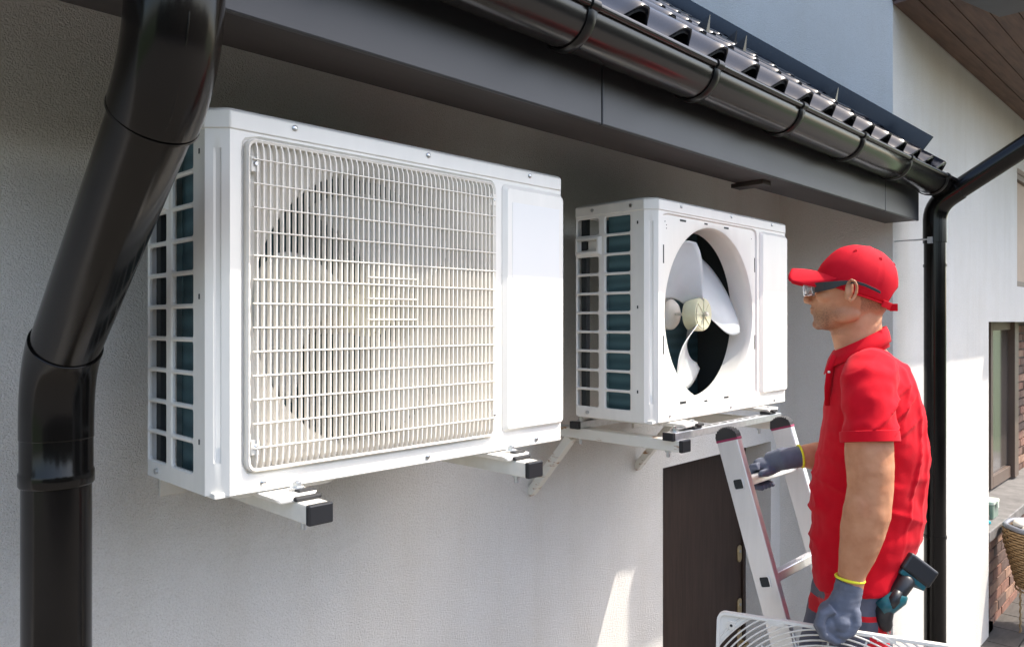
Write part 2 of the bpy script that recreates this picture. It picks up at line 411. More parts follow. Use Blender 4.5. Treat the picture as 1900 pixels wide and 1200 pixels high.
# lean-to roof
PITCH = radians(38.4); cp, sp = cos(PITCH), sin(PITCH)
E0 = (1.045, .672)             # eave line of the roof deck: distance, height
def roofpt(s, l, h):           # s along the eave, l up the slope, h above the deck
    return W(s, E0[0]+l*cp-h*sp, E0[1]+l*sp+h*cp)
mb = MB(); mb.loft([[roofpt(-5, .06, -.03), roofpt(3.82, .06, -.03), roofpt(3.82, .06, 0), roofpt(-5, .06, 0)],
                    [roofpt(-5, 3, -.03), roofpt(3.82, 3, -.03), roofpt(3.82, 3, 0), roofpt(-5, 3, 0)]])
roof = hp(mb, 'roof', M['eave'])
PER, ROW = .183, .35
def wave(u):
    # long concave trough, then rise to a crest and a steep drop
    u = u % 1.0
    if u < .30: return .004
    if u < .72: k = (u-.30)/.42; return .004+.050*(k*k*(3-2*k))
    if u < .80: return .054
    k = (u-.80)/.20; return .054-.050*(k*k*(3-2*k))
N = 22
mb = MB()
prof = [(PER*i/N, wave(i/N)) for i in range(N+1)]
rings = []
for l, h in ((0, -.016), (0, .0), (.006, .003), (.03, .002), (ROW*.5, -.006), (ROW+.02, -.017)):
    rings.append([(x, l, z+h+.022) for x, z in prof])
mb.loft(rings, closed=False, caps=False)
tile_me = mb.mesh('roof_tile', M['tile'])
for p in tile_me.polygons: p.use_smooth = True
tile_me.set_sharp_from_angle(angle=radians(50))
roff = parent_off(roof)
s0 = -.33
for i in range(23):
    for r in range(7):
        s_ = s0+PER*i
        if s_+PER > 3.88: continue
        o = link('roof_tile', tile_me, roof, solid=.004, flip=1)
        o.location = roofpt(s_, ROW*r-.012, 0)-roff
        o.rotation_euler = (PITCH, 0, random.uniform(-.003, .003))
for px_s, l_ in ((1.78, .60), (2.50, .55), (2.86, .6), (3.45, .42), (2.1, 1.3), (3.3, .95), (3.0, 1.25)):
    a = roofpt(px_s, l_, .05); b = roofpt(px_s+.006, l_+.07, .05); c = roofpt(px_s+.003, l_+.035, .125)
    d = Vector((.03, 0, 0))
    hp(MB().add([a, b, c, a+d, b+d, c+Vector((.004, 0, 0))], [(0, 1, 2), (5, 4, 3), (0, 2, 5, 3), (1, 4, 5, 2), (0, 3, 4, 1)]), 'snow_guard', M['gutter'], roof)
# verge closure and flashing against the wing wall
mb = MB(); mb.obox((roofpt(SB-.004, 1.25, .072)), (0, cp, sp), (1, 0, 0), (0, -sp, cp), 1.14, .003, .070)
hp(mb, 'flashing', M['tile'], roof)
mb = MB(); mb.obox((roofpt(SB-.05, 1.0, .035)), (0, cp, sp), (1, 0, 0), (0, -sp, cp), 1.05, .05, .004)
hp(mb, 'flashing', M['tile'], roof)
mb = MB(); mb.add([roofpt(SB-.09, .10, .03), roofpt(SB-.09, .10, .036), roofpt(SB-.09, .36, .036), roofpt(SB-.09, .36, .03),
                   roofpt(SB+.03, .08, .03), roofpt(SB+.03, .08, .17), roofpt(SB+.0, .34, .17), roofpt(SB+.0, .34, .03)],
                  [(0, 1, 5, 4), (1, 2, 6, 5), (2, 3, 7, 6), (3, 0, 4, 7), (0, 3, 2, 1), (4, 5, 6, 7)])

# gutter
gut = thing('gutter', (1.0, 1.035, CZ+.58), 'glossy dark half round gutter under the tile edge, running to the downpipe', 'gutter')
def gp(mb, name, m, parent=gut, **k): return hp(mb, name, m, parent, **k)
def gprof(r, a0=-88, a1=88, n=24): return [(1.035-r*sin(radians(-90+ (a) )) if False else 1.035+r*sin(radians(a)), .645-r*cos(radians(a))) for a in [a0+(a1-a0)*i/n for i in range(n+1)]]
R = .065
pf = gprof(R)
pf = [(pf[0][0], pf[0][1]+.004)]+pf+[(pf[-1][0], pf[-1][1]+.03)]
mb = MB(); sx = [-3, -.5, 1.0, 2.0, 3.0, 4.02]
mb.loft([[W(s, p[0], p[1]) for p in pf] for s in sx], closed=False, caps=False)
gp(mb, 'trough', M['gutter'], smooth=True, solid=.0025)
gp(MB().tube([W(s, 1.035-R-.004, .652) for s in sx], .0085, 14), 'front_bead', M['gutter'], smooth=40)
mb = MB(); pts = gprof(R+.003, -90, 90, 24); mb.prism(pts, 'x', 4.02, 4.028); mb.v = [(v[0], v[1], v[2]+CZ) for v in mb.v]
gp(mb, 'end_cap', M['gutter'])
hk = None
for k in range(-3, 6):
    s_ = 1.228+.509*k
    mb = MB(); pts = gprof(R+.006, -96, 88, 26)
    rin = [W(s_-.014, p[0], p[1]) for p in pts]; 
    o1 = gprof(R+.003, -96, 88, 26); o2 = gprof(R+.0075, -96, 88, 26)
    mb.loft([[W(s_-.014, *a), W(s_-.009, *b), W(s_+.009, *b), W(s_+.014, *a)] for a, b in zip(o1, o2)])
    bx = 1.035-R-.004
    mb.tube([W(s_-.013, bx, .652), W(s_+.013, bx, .652)], .0125, 14)
    gp(mb, 'gutter_hook', M['hook'], smooth=45)
mb = MB(); mb.loft([[W(2.95-.02, *p) for p in gprof(R+.002)], [W(2.95+.02, *p) for p in gprof(R+.002)]], closed=False, caps=False)

# downpipes
def arc(p0, p1, p2, n=7):
    p0, p1, p2 = map(Vector, (p0, p1, p2))
    return [p0*(1-t)**2+p1*2*t*(1-t)+p2*t*t for t in [i/n for i in range(n+1)]]
dp = thing('downpipe', (.40, 1.545, 0), 'thick glossy black downpipe nearest the camera, bending past the corner of the grille fronted unit', 'downpipe')
A = W(.405, 1.013, .72); B = W(.405, 1.013, .42); B2 = W(.40, 1.035, .30)
C = W(.40, 1.50, -.035); C2 = W(.398, 1.545, -.17)
u = (W(.40, 1.525, -.075)-W(.40, 1.015, .345)).normalized()
k1 = W(.402, 1.013, .350); k2 = W(.40, 1.542, -.085)
hp(MB().tube([k1+u*.075, k2-u*.06], .056, 40), 'pipe_section', M['pipe'], dp, smooth=60)
hp(MB().tube([A, k1+Vector((0, 0, .12))]+arc(k1+Vector((0, 0, .10)), k1, k1+u*.10), .0615, 40), 'pipe_elbow', M['pipe'], dp, smooth=60, bevel=.0015)
hp(MB().tube(arc(k2-u*.075, k2, k2-Vector((0, 0, .10)))+[k2-Vector((0, 0, .125))], .0595, 40), 'pipe_elbow', M['pipe'], dp, smooth=60, bevel=.0015)
e = k2-Vector((0, 0, .12)); kk = Vector((e.x, e.y, 0))
hp(MB().tube([e, Vector((e.x, e.y, .0))], .056, 40), 'pipe_section', M['pipe'], dp, smooth=60)
hp(MB().tube([e, e-Vector((0, 0, .06)), e-Vector((0, 0, .064)), e-Vector((0, 0, .085)), e-Vector((0, 0, .089))], [.0585, .0585, .0605, .0605, .058], 40), 'pipe_socket', M['pipe'], dp, smooth=60)
hp(MB().tube([k1+u*.098, k1+u*.102], .0622, 40), 'pipe_lip', M['pipe'], dp, smooth=60)
# moulding seam running down the elbow
sv = Vector((-.0565*.35-.028, -.048, 0)).normalized()*.0618
hp(MB().tube([p+Vector((-.005, -.0614, 0)) for p in [A, k1+Vector((0, 0, .12))]]+[p+(Vector((-.004, -.0475, -.038)) if i > 3 else Vector((-.005, -.059, -.016 if i > 1 else 0))) for i, p in enumerate(arc(k1+Vector((0, 0, .10)), k1, k1+u*.10))], .0011, 6), 'mould_seam', M['pipe'], dp, smooth=True)
for z in (-1.3,):
    hp(MB().tube([W(.40, e.y, z), W(.40, e.y, z-.03)], .059, 32).box(.385, .415, e.y+.05, DA, CZ+z-.025, CZ+z-.005), 'pipe_clamp', M['pipe'], dp)

dq = thing('downpipe', (3.93, 1.06, 0), 'slim brown black downpipe behind the man, fed by a sloping branch at the wing corner', 'downpipe')
j = W(3.93, 1.06, .50); ju = (W(3.93, .70, .75)-W(3.93, 1.06, .53)).normalized()
r2 = .047
hp(MB().tube([j-Vector((0, 0, .06)), Vector((j.x, j.y, 0))], r2, 32), 'pipe_section', M['pipe'], dq, smooth=60)
hp(MB().tube([j-Vector((0, 0, .13)), j-Vector((0, 0, .03))]+arc(j-Vector((0, 0, .02)), j+Vector((0, 0, .05)), j+Vector((0, 0, .05))+ju*.08)+[j+Vector((0, 0, .05))+ju*.12], r2+.004, 32), 'pipe_elbow', M['pipe'], dq, smooth=60, bevel=.001)
hp(MB().tube([j+Vector((0, 0, .05))+ju*.10, j+Vector((0, 0, .05))+ju*.95], r2, 32), 'branch_pipe', M['pipe'], dq, smooth=60)
for z in (.27, -1.0):
    c = W(3.93, 1.06, z)
    hp(MB().tube([c, c-Vector((0, 0, .012))], r2+.003, 32), 'pipe_ring', M['pipe'], dq, smooth=60)
c = W(3.93, 1.06, .40)
hp(MB().box(3.845+.02, 3.885, 1.055, 1.075, CZ+.365, CZ+.395).tube([W(3.875, 1.07, .385), W(3.875, DC, .385)], .004, 8).tube([c, c-Vector((0, 0, .025))], r2+.0035, 32), 'pipe_clamp', M['galv'], dq)

# wing eave: boarded soffit and grey fascia
ws = hp(MB().box(3.84, 12, .40, DC-.0, CZ+1.53, CZ+1.62), 'wing_soffit', M['wood'])
woff = parent_off(ws)
pl = MB().box(0, 8.4, 0, .098, 0, .016).mesh('soffit_board', M['wood'])
for k in range(8):
    o = link('soffit_board', pl, ws, bevel=.002); o.location = Vector((3.84, .405+.1015*k, CZ+1.512+random.uniform(-.002, .002)))-woff
hp(MB().box(3.82, 12, .37, .398, CZ+1.47, CZ+1.70), 'wing_fascia', M['fascia'], bevel=.003)
hp(MB().box(6.4, 12, .30, .3695, CZ+1.46, CZ+1.50), 'wing_fascia', M['fascia'], bevel=.003)
mb = MB(); mb.prism([(3.83, .399), (4.256, .399), (4.256, .865), (3.89, .950), (3.83, .950)], 'z', CZ+1.47, CZ+1.509); hp(mb, 'eave_return', M['fascia'], bevel=.003)
mb = MB(); mb.prism([(.37, CZ+1.62), (.37, CZ+1.70), (5.5, CZ+5.2), (5.5, CZ+5.1)], 'x', 3.82, 12); hp(mb, 'wing_roof', M['tile'])

# ------------------------------------------------------------------ air conditioners
CH, DEP, HH, ZL = .03, .285, .662, .627
FCX, FCZ, FR = .350, .321, .275
def screw(mb, x, y, z, r=.0055):
    mb.tube([(x, y+.001, z), (x, y-.002, z), (x, y-.0035, z)], [r, r, r*.6], 12, up=(0, 0, 1))
def make_ac(loc, label, Wd, grille):
    t = thing('air_conditioner', loc, label, 'air conditioner', group='outdoor units on the wall')
    sx = Wd/.897
    # ---- front sheet with recess and fan opening
    gx0, gx1, gz0, gz1 = .050, .663*sx, .029, .620
    mb = MB()
    xr = .672*sx
    angs = set(2*pi*i/120 for i in range(120))
    for cx_, cz_ in ((CH, 0), (xr, 0), (xr, ZL), (CH, ZL)): angs.add(atan2(cz_-FCZ, cx_-FCX) % (2*pi))
    angs = sorted(angs)
    outer = [ray_rrect(FCX, FCZ, a, CH, xr, 0, ZL, 1e-5) for a in angs]
    r1 = [ray_rrect(FCX, FCZ, a, gx0, gx1, gz0, gz1, .022) for a in angs]
    r2_ = [ray_rrect(FCX, FCZ, a, gx0+.004, gx1-.004, gz0+.004, gz1-.004, .020) for a in angs]
    cir = lambda r: [(FCX+r*cos(a), FCZ+r*sin(a)) for a in angs]
    dd = .005
    L = [(outer, 0), (r1, 0), (r2_, dd), (cir(FR+.010), dd), (cir(FR+.003), dd+.0015), (cir(FR), dd+.006), (cir(FR-.002), .030), (cir(FR-.004), .085), (cir(FR+.006), .092)]
    mb.loft([[(p[0], y, p[1]) for p in ring] for ring, y in L], caps=False)
    # right hand field, bottom lip and chamfered corner
    mb.add([(xr, 0, 0), (Wd-.006, 0, 0), (Wd-.006, 0, ZL), (xr, 0, ZL), (Wd, .006, 0), (Wd, .006, ZL), (Wd, .05, 0), (Wd, .05, ZL)],
           [(0, 1, 2, 3), (1, 4, 5, 2), (4, 6, 7, 5)])
    mb.build('front_panel', M['white'], t, smooth=32)
    # chamfer with pressed groove
    mb = MB()
    def chp(k, z, d=0): return (CH*(1-k)+d*.7071, CH*k+d*.7071, z)
    g0, g1, zb, zt_ = .34, .66, .055, ZL-.035
    ks = [0, g0, g0+.07, .5, g1-.07, g1, 1]; zs = [0, zb, zb+.008, zt_-.008, zt_, ZL]
    V = []
    for zi, z in enumerate(zs):
        for ki, k in enumerate(ks):
            d = .0028 if (2 <= ki <= 4 and 2 <= zi <= 3) else 0
            V.append(chp(k, z, d))
    mb.add(V, [(a*7+b, a*7+b+1, (a+1)*7+b+1, (a+1)*7+b) for a in range(5) for b in range(6)])
    mb.add([(0, CH, 0), (0, CH+.004, 0), (0, CH+.004, ZL), (0, CH, ZL)], [(0, 1, 2, 3)])
    mb.build('corner_post', M['white'], t, smooth=25)
    # ---- side grid
    cols = ((.080, .172), (.199, .283)); ph = .0592; z0 = .032; oh = .051
    mb = MB()
    ya = [CH+.004, .185, DEP+.002]
    za = [0]+[z0+ph*k+(-.004) for k in range(11)]+[ZL]
    hr = [(0, 0)]
    def quad(y0, y1, a, b): mb.add([(0, y0, a), (0, y1, a), (0, y1, b), (0, y0, b)], [(0, 1, 2, 3)])
    for ci, (c0, c1) in enumerate(cols):
        for k in range(10):
            a, b = za[k+1], za[k+2]; y0, y1 = ya[ci], ya[ci+1]
            if ci == 1 and k == 8:
                continue
            cy, cz_ = (c0+c1)/2, (a+b)/2
            an = set(2*pi*i/28 for i in range(28))
            for p in ((y0, a), (y1, a), (y1, b), (y0, b)): an.add(atan2(p[1]-cz_, p[0]-cy) % (2*pi))
            hh = oh/2
            for yy in (c0+.006, c1-.006):
                for zz in (cz_-hh+.006, cz_+hh-.006): pass
            for yy in (c0, c1):
                for sg in (-1, 1):
                    for q_ in (0, .35, .65, 1):
                        an.add(atan2(sg*(hh-.006*(1-q_)), (yy-cy)-(.006*q_ if yy > cy else -.006*q_)) % (2*pi))
            an = sorted(an)
            R0 = [ray_rrect(cy, cz_, q_, y0, y1, a, b, 1e-5) for q_ in an]
            Ra = [ray_rrect(cy, cz_, q_, c0-.0035, c1+.0035, cz_-hh-.0030, cz_+hh+.0030, .008) for q_ in an]
            R1 = [ray_rrect(cy, cz_, q_, c0, c1, cz_-hh, cz_+hh, .006) for q_ in an]
            mb.loft([[(0, p[0], p[1]) for p in R0], [(0, p[0], p[1]) for p in Ra], [(.0025, p[0], p[1]) for p in R1], [(.007, p[0], p[1]) for p in R1]], caps=False)
    quad(ya[0], ya[2], 0, za[1]); quad(ya[0], ya[2], za[11], ZL)
    mb.add([(0, DEP+.002, 0), (.02, DEP+.002, 0), (.02, DEP+.002, ZL), (0, DEP+.002, ZL)], [(0, 1, 2, 3)])
    # hand-hold pocket in the far column
    a, b = za[9], za[10]; y0, y1 = ya[1], ya[2]
    hp0, hp1 = .200, .278; h0, h1 = a+.012, b-.010
    mb.loft([[(0, y0, a), (0, y1, a), (0, y1, b), (0, y0, b)], [(-.007, hp0-.006, h0-.006), (-.007, hp1+.006, h0-.006), (-.007, hp1+.006, h1+.006), (-.007, hp0-.006, h1+.006)],
             [(-.008, hp0, h0), (-.008, hp1, h0), (-.008, hp1, h1), (-.008, hp0, h1)], [(.022, hp0+.004, h0+.01), (.022, hp1-.004, h0+.01), (.022, hp1-.004, h1-.002), (.022, hp0+.004, h1-.002)]], caps=False)
    mb.add([(.022, hp0+.004, h0+.01), (.022, hp1-.004, h0+.01), (.022, hp1-.004, h1-.002), (.022, hp0+.004, h1-.002)], [(0, 1, 2, 3)])
    mb.build('side_grille', M['white'], t, smooth=25)
    # small dark clip holes in the flange of the side
    mb = MB()
    for z in (.085, .335, .585): mb.box(-.0006, .002, .050, .0545, z, z+.009)
    mb.build('clip_hole', M['dark'], t)
    # ---- top cover
    mb = MB(); e_ = .003
    def outl(e, r=0): return [(CH-.001, -e), (Wd-.008, -e), (Wd+e, .008), (Wd+e, DEP+e), (-e, DEP+e), (-e, CH-.001)]
    mb.loft([[(x, y, ZL-.002) for x, y in outl(e_)], [(x, y, HH-.007) for x, y in outl(e_)], [(x, y, HH) for x, y in [(CH+.002, .006), (Wd-.012, .006), (Wd-.007, .014), (Wd-.007, DEP-.007), (.007, DEP-.007), (.007, CH+.003)]]])
    mb.build('top_cover', M['white'], t, smooth=30, bevel=.0022)
    # ---- base pan
    mb = MB(); mb.box(.006, Wd-.006, .006, DEP, -.004, .006); mb.prism([(.03, -.004), (Wd*.30, -.004), (Wd*.27, -.014), (.06, -.014)], 'y', .03, DEP-.02)
    mb.build('base_pan', M['white'], t, bevel=.002)
    # ---- right side, divider, service panel
    MB().box(Wd-.002, Wd, .05, DEP+.002, 0, ZL).build('side_panel', M['white'], t)
    MB().box(xr, xr+.002, .01, DEP, .006, ZL-.003).build('divider', M['dark'], t)
    mb = MB(); sx0, sx1 = .682*sx, Wd-.004; o1 = rrect(sx0, sx1, .040, .616, .014); o2 = rrect(sx0+.011, sx1-.003, .047, .606, .009)
    mb.loft([[(p[0], .002, p[1]) for p in o1], [(p[0], -.0015, p[1]) for p in o1], [(p[0], -.009, p[1]) for p in o2]])
    mb.build('service_panel', M['white'], t, smooth=28, bevel=.002)
    # rating label on the panel
    if grille: MB().box(sx0+.026, sx1-.018, -.0096, -.009, .40, .575).build('rating_label', mat('label_film', (.775, .775, .76), .36), t)
    # ---- screws
    for x, z in ((.150, .646), (.461, .646), (.774*sx, .646), (.090, .014), (.461, .012), (.80*sx, .012)):
        mb = MB(); screw(mb, x, -.003 if z > .6 else 0, z); mb.build('screw', M['steel'], t, smooth=40)
    for y, z in ((.24, .014), (.075, ZL+.014), (.22, ZL+.014)):
        mb = MB(); mb.tube([(.001, y, z), (-.005, y, z)], .0055, 12); mb.build('screw', M['steel'], t)
    # ---- inside
    mb = MB(); mb.box(.022, .044, .055, .175, .008, ZL-.006); mb.build('coil', M['fins'], t)
    mb = MB(); mb.box(.045 if grille else .085, xr-.01, .235, .262, .008, ZL-.006); mb.build('coil', M['fins'], t)
    mb = MB()
    for k in range(12):
        z = .045+k*.05; mb.tube([(.05, .06, z), (.058, .052, z+.008), (.05, .06, z+.022)], .004, 8)
    mb.build('coil_bends', M['steel'], t)
    mb = MB(); mb.box(.012, .030, .255, .275, .006, ZL-.006); mb.build('rear_post', M['dark'], t)
    # ---- motor and mount
    mt = MB(); mt.tube([(FCX, .225, FCZ), (FCX, .16, FCZ), (FCX, .150, FCZ), (FCX, .143, FCZ)], [.052, .052, .044, .022], 28); mt.tube([(FCX, .145, FCZ), (FCX, .02, FCZ)], .005, 10)
    mt.build('motor', M['cream'], t, smooth=35)
    mb = MB(); mb.box(FCX-.045, FCX-.030, .215, .228, .01, ZL-.01); mb.box(FCX+.030, FCX+.045, .215, .228, .01, ZL-.01)
    mb.build('motor_mount', M['galv'], t)
    # ---- fan
    hb = MB(); hb.tube([(0, .042, 0), (0, .004, 0), (0, -.004, 0), (0, -.006, 0), (0, -.003, 0)], [.055, .056, .052, .046, .001], 36, caps=False)
    for k in range(8):
        a = 2*pi*k/8; hb.obox((.028*cos(a), -.004, .028*sin(a)), (cos(a), 0, sin(a)), (0, 1, 0), (-sin(a), 0, cos(a)), .020, .0035, .0012)
    fan = hb.build('fan', M['hub'], t, smooth=35)
    fan.location = (FCX, .042, FCZ); 
    MB().tube([(0, -.018, 0), (0, -.004, 0)], .0085, 6).tube([(0, -.022, 0), (0, -.018, 0)], .004, 10).build('nut', M['steel'], fan)
    bl = MB(); NR, NA = 14, 16; rings = []
    for i in range(NR+1):
        u_ = i/NR
        span = radians(38+42*min(1, u_*1.3)); row = []
        sweep = radians(-6*sin(pi*u_))
        for k in range(NA+1):
            v_ = k/NA; r = .050+u_*(.208-.030*v_*v_-.02*max(0, .12-v_)/.12*u_**4)
            a = sweep+span*v_-radians(6)*(1-u_)
            y = -.012+.100*v_+.012*sin(pi*v_)*(.3+u_)
            row.append((r*cos(a), y*(.55+.45*u_)+.0, r*sin(a)))
        rings.append(row)
    bl.loft(rings, closed=False, caps=False)
    bme = bl.mesh('blade', M['blade'])
    for k in range(3):
        o = link('blade', bme, fan, smooth=True, solid=.0022)
        o.rotation_euler = (0, radians(-(-15+120*k+(50 if grille else 0))), 0)
    # ---- mounting feet pressed into the base
    for x in (.125, .680*sx):
        mb = MB(); mb.prism([(x-.045, -.004), (x+.045, -.004), (x+.030, -.018), (x-.030, -.018)], 'y', -.052, DEP+.03)
        mb.build('foot', M['white'], t, bevel=.004)
    if not grille:
        mb = MB()
        for x, z, w_, h_ in ((.155, .603, .034, .006), (.300, .606, .018, .005), (.425, .604, .030, .006), (.155, .045, .034, .007), (.300, .041, .018, .005), (.425, .043, .030, .006),
                             (.062, .47, .0045, .055), (.062, .20, .0045, .055), (.652*sx, .47, .0045, .05), (.652*sx, .20, .0045, .05)):
            o = MB().box(x, x+w_, dd-.0008, dd+.003, z, z+h_).build('slot', M['dark'], t)
        for x, z in ((.08, .585), (.08, .575), (.63*sx, .585), (.63*sx, .08), (.05+.022, .595)):
            MB().tube([(x, dd-.0008, z), (x, dd+.002, z)], .0016, 8).build('screw_hole', M['dark'], t)
    else:
        g = MB(); a0, a1, b0, b1 = gx0+.006, gx1-.006, gz0+.006, gz1-.006
        oo = rrect(a0, a1, b0, b1, .018, 6); ii = rrect(a0+.007, a1-.007, b0+.007, b1-.007, .013, 6); mid = rrect(a0+.003, a1-.003, b0+.003, b1-.003, .016, 6)
        g.loft([[(p[0], .004, p[1]) for p in oo], [(p[0], -.006, p[1]) for p in oo], [(p[0], -.010, p[1]) for p in mid], [(p[0], -.008, p[1]) for p in ii], [(p[0], .003, p[1]) for p in ii]], caps=False)
        gr = g.build('front_grille', M['cream'], t, smooth=35)
        n = 48; x0, x1 = a0+.017, a1-.015
        zb_, zt2 = b0+.002, b1-.002
        pr = [(.000, zb_+.002), (-.008, zb_+.004), (-.0135, zb_+.016), (-.0145, zb_+.035), (-.0145, zt2-.035), (-.0135, zt2-.016), (-.008, zt2-.004), (.000, zt2-.002),
              (.001, zt2-.010), (-.0035, zt2-.022), (-.0055, zt2-.04), (-.0055, zb_+.04), (-.0035, zb_+.022), (.001, zb_+.010)]
        sm_ = MB()
        # strip quads so the concave outline stays clean
        fr = pr[:8]; bk = list(reversed(pr[8:])); bk = [pr[0]]+bk+[pr[7]]
        half = .0013
        V = []; F = []
        for (a, b) in zip(fr, bk):
            V += [(-half, a[0], a[1]), (half, a[0], a[1]), (half*1.4, b[0], b[1]), (-half*1.4, b[0], b[1])]
        for i in range(7):
            for q_ in range(4): F.append((i*4+q_, i*4+(q_+1) % 4, (i+1)*4+(q_+1) % 4, (i+1)*4+q_))
        sm_.add(V, F); sme = sm_.mesh('slat', M['cream'])
        for i in range(n):
            o = link('slat', sme, gr); o.location = (x0+(x1-x0)*i/(n-1), 0, 0)
        cb = MB().tube([(x0-.008, 0, 0), (x1+.006, 0, 0)], .0016, 6, squash=1.8).mesh('crossbar', M['cream'])
        for k in range(13):
            o = link('crossbar', cb, gr); o.location = (0, -.0135, b0+.0415*(k+1)+.002)
        sb = MB().tube([(-.06, 0, 0), (.06, 0, 0)], .0014, 6, squash=1.8).mesh('crossbar', M['cream'])
        for z, w_ in ((FCZ+.0617, 1), (FCZ+.0205, 1.05), (FCZ-.0205, 1)):
            o = link('crossbar', sb, gr); o.location = (FCX+.01, -.0135, z)
        for x, z in ((a0+.015, b1-.045), (a0+.015, b0+.045), (a1-.012, b1-.04), (a1-.012, b0+.05)):
            MB().box(x-.008, x+.007, -.011, -.002, z-.014, z+.012).build('screw_pad', M['cream'], gr, bevel=.001)
            mb = MB(); screw(mb, x, -.0115, z, .0045); mb.build('screw', M['steel'], gr, smooth=40)
    return t
ac1 = make_ac(W(.552, 1.24, -.296), 'nearest outdoor air conditioner, fan behind a cream front grille, beside the thick black downpipe', .897, True)
ac2 = make_ac(W(1.852, 1.24, -.296), 'farther outdoor air conditioner with its front grille off and the three bladed fan showing', .878, False)

# ------------------------------------------------------------------ brackets
def bracket(s, dend, ztop, label, strut=False, rusty=False, capw=.046, h=.034, fit=True):
    t = thing('wall_bracket', W(s, DA, ztop), label, 'bracket', group='steel brackets carrying the outdoor units')
    off = parent_off(t); hw = capw/2; L = DA-dend
    m = M['rust'] if rusty else M['bracket']
    MB().box(-hw, hw, -L+.012, -.006, -h, 0).build('arm', m, t, bevel=.003)
    MB().box(-hw-.001, hw+.001, -L, -L+.0125, -h-.001, .001).build('end_cap', M['blackplastic'], t, bevel=.003)
    MB().box(-.03, .03, -.006, 0, -h-.05, .02).build('wall_plate', m, t, bevel=.002)
    if strut:
        MB().obox((0, -.090, -h-.108), (0, -.090, .105), (1, 0, 0), (0, .105, .090), .140, .015, .014).build('strut', m, t, bevel=.002)
    for y in ((-L+.065),):
        MB().tube([(0.004, y, -h-.022), (0.004, y, -h)], .0055, 10).tube([(0.004, y, -h-.008), (0.004, y, -h)], .0095, 6).build('bolt', M['galv'], t, smooth=40)
        if fit:
            MB().tube([(-.004, y+.01, .030), (-.004, y+.01, .022)], .0045, 8).tube([(-.004, y+.01, .0195), (-.004, y+.01, .0275)], .0085, 6).tube([(-.004, y+.01, .0175), (-.004, y+.01, .0195)], .013, 16).build('bolt', M['galv'], t)
            MB().box(-.026, .026, y-.025, y+.03, .0005, .009).build('rubber_pad', M['rubber'], t, bevel=.003)
            MB().box(-.012, .022, y-.012, y+.006, .009, .017).build('rubber_clip', M['rubber'], t, bevel=.002)
    if not fit:
        MB().tube([(0, -.22, -h-.02), (0, -.22, -h)], .0055, 10).build('bolt', M['galv'], t)
    return t
bracket(.698, 1.14, -.313, 'leftmost wall bracket, its black capped end under the left of the grille fronted unit')
bracket(1.243, 1.14, -.313, 'black capped wall bracket under the right end of the grille fronted unit')
bracket(1.915, 1.165, -.343, 'rust stained braced wall bracket under the left end of the open fan unit', strut=True, rusty=True, fit=False)
bracket(2.545, 1.19, -.343, 'braced wall bracket under the right end of the open fan unit, above the ladder top', strut=True, rusty=True, fit=False)
def rail(d, label, front):
    t = thing('mounting_rail', W(1.87, d, -.3425), label, 'rail', group='galvanised rails under the open fan unit')
    L = .70; h = .022; w_ = .034
    MB().box(.012, L, -w_/2, w_/2, 0, h).build('channel', M['galv'], t, bevel=.0015)
    MB().box(-.002, .0125, -w_/2-.001, w_/2+.001, -.001, h+.001).build('end_cap', M['blackplastic'], t, bevel=.002)
    for k in range(13):
        MB().box(.06+.05*k, .09+.05*k, -.004, .004, h-.001, h+.0006).build('slot', M['dark'], t)
    for x in (.035, .675):
        MB().tube([(x, 0, h), (x, 0, h+.003)], .012, 16).tube([(x, 0, h+.003), (x, 0, h+.010)], .0085, 6).tube([(x, 0, h), (x, 0, h+.016)], .0045, 8).build('bolt', M['steel'], t)
    if front:
        for x in (.135, .63):
            MB().box(x-.022, x+.022, -.02, .02, h+.0005, h+.009).box(x-.006, x+.028, -.024, -.006, h+.008, h+.016).build('rubber_clip', M['rubber'], t, bevel=.003)
            MB().tube([(x+.0, .002, h+.018), (x, .002, h+.026)], .0085, 6).build('bolt', M['galv'], t)
rail(1.20, 'bright slotted rail along the front, lying over both rust stained brackets', True)
rail(1.55, 'dull slotted rail at the wall side under the open fan unit', False)

# ------------------------------------------------------------------ porch things
led = thing('brick_ledge', (5.75, 1.24, 0), 'low brick ledge with a grey stone slab in the porch at the right edge', 'ledge')
MB().box(0, 3.2, .035, .27, 0, .615).build('core', M['mortar'], led)
for i in range(14):
    for j_ in range(8):
        o = link('brick', random.choice(br_me), led)
        o.location = (-.02+.24*i+(.12 if j_ % 2 else 0), .008+random.uniform(-.004, .004), .004+.077*j_)
MB().box(-.02, 3.2, -.02, .30, .62, .69).build('slab', M['slab'], led, bevel=.006)
for i in range(4):
    o = link('coping_brick', MB().box(0, .105, -.012, .10, 0, .07).mesh('coping_brick', bricks[i % 4]), led)
bx = thing('food_container', (6.19, 1.335, .692), 'small green container with clip lid standing on the slab of the brick ledge', 'container')
MB().prism(rrect(-.085, .085, -.055, .055, .02), 'z', 0, .10).build('tub', M['boxgreen'], bx, bevel=.004)
MB().prism(rrect(-.092, .092, -.062, .062, .022), 'z', .10, .122).build('lid', M['boxlid'], bx, bevel=.004)
MB().box(-.02, .02, -.070, -.0625, .07, .118).build('clip', M['boxlid'], bx, bevel=.002)
tq = MB().obox((6.06, 1.33, .828), (1, .25, 0), (-.25, 1, 0), (0, 0, 1), .12, .02, .010).build('spirit_level', M['turq'], None, bevel=.003)
prop(tq, 'short turquoise bar lying across the green container on the ledge', 'tool')
tq2 = MB().obox((6.0, 1.30, .70), (1, .5, .0), (-.5, 1, 0), (0, 0, 1), .05, .018, .008).build('tool_handle', M['turq'], None, bevel=.003)
prop(tq2, 'small turquoise tool lying on the slab in front of the container', 'tool')
cl = MB()
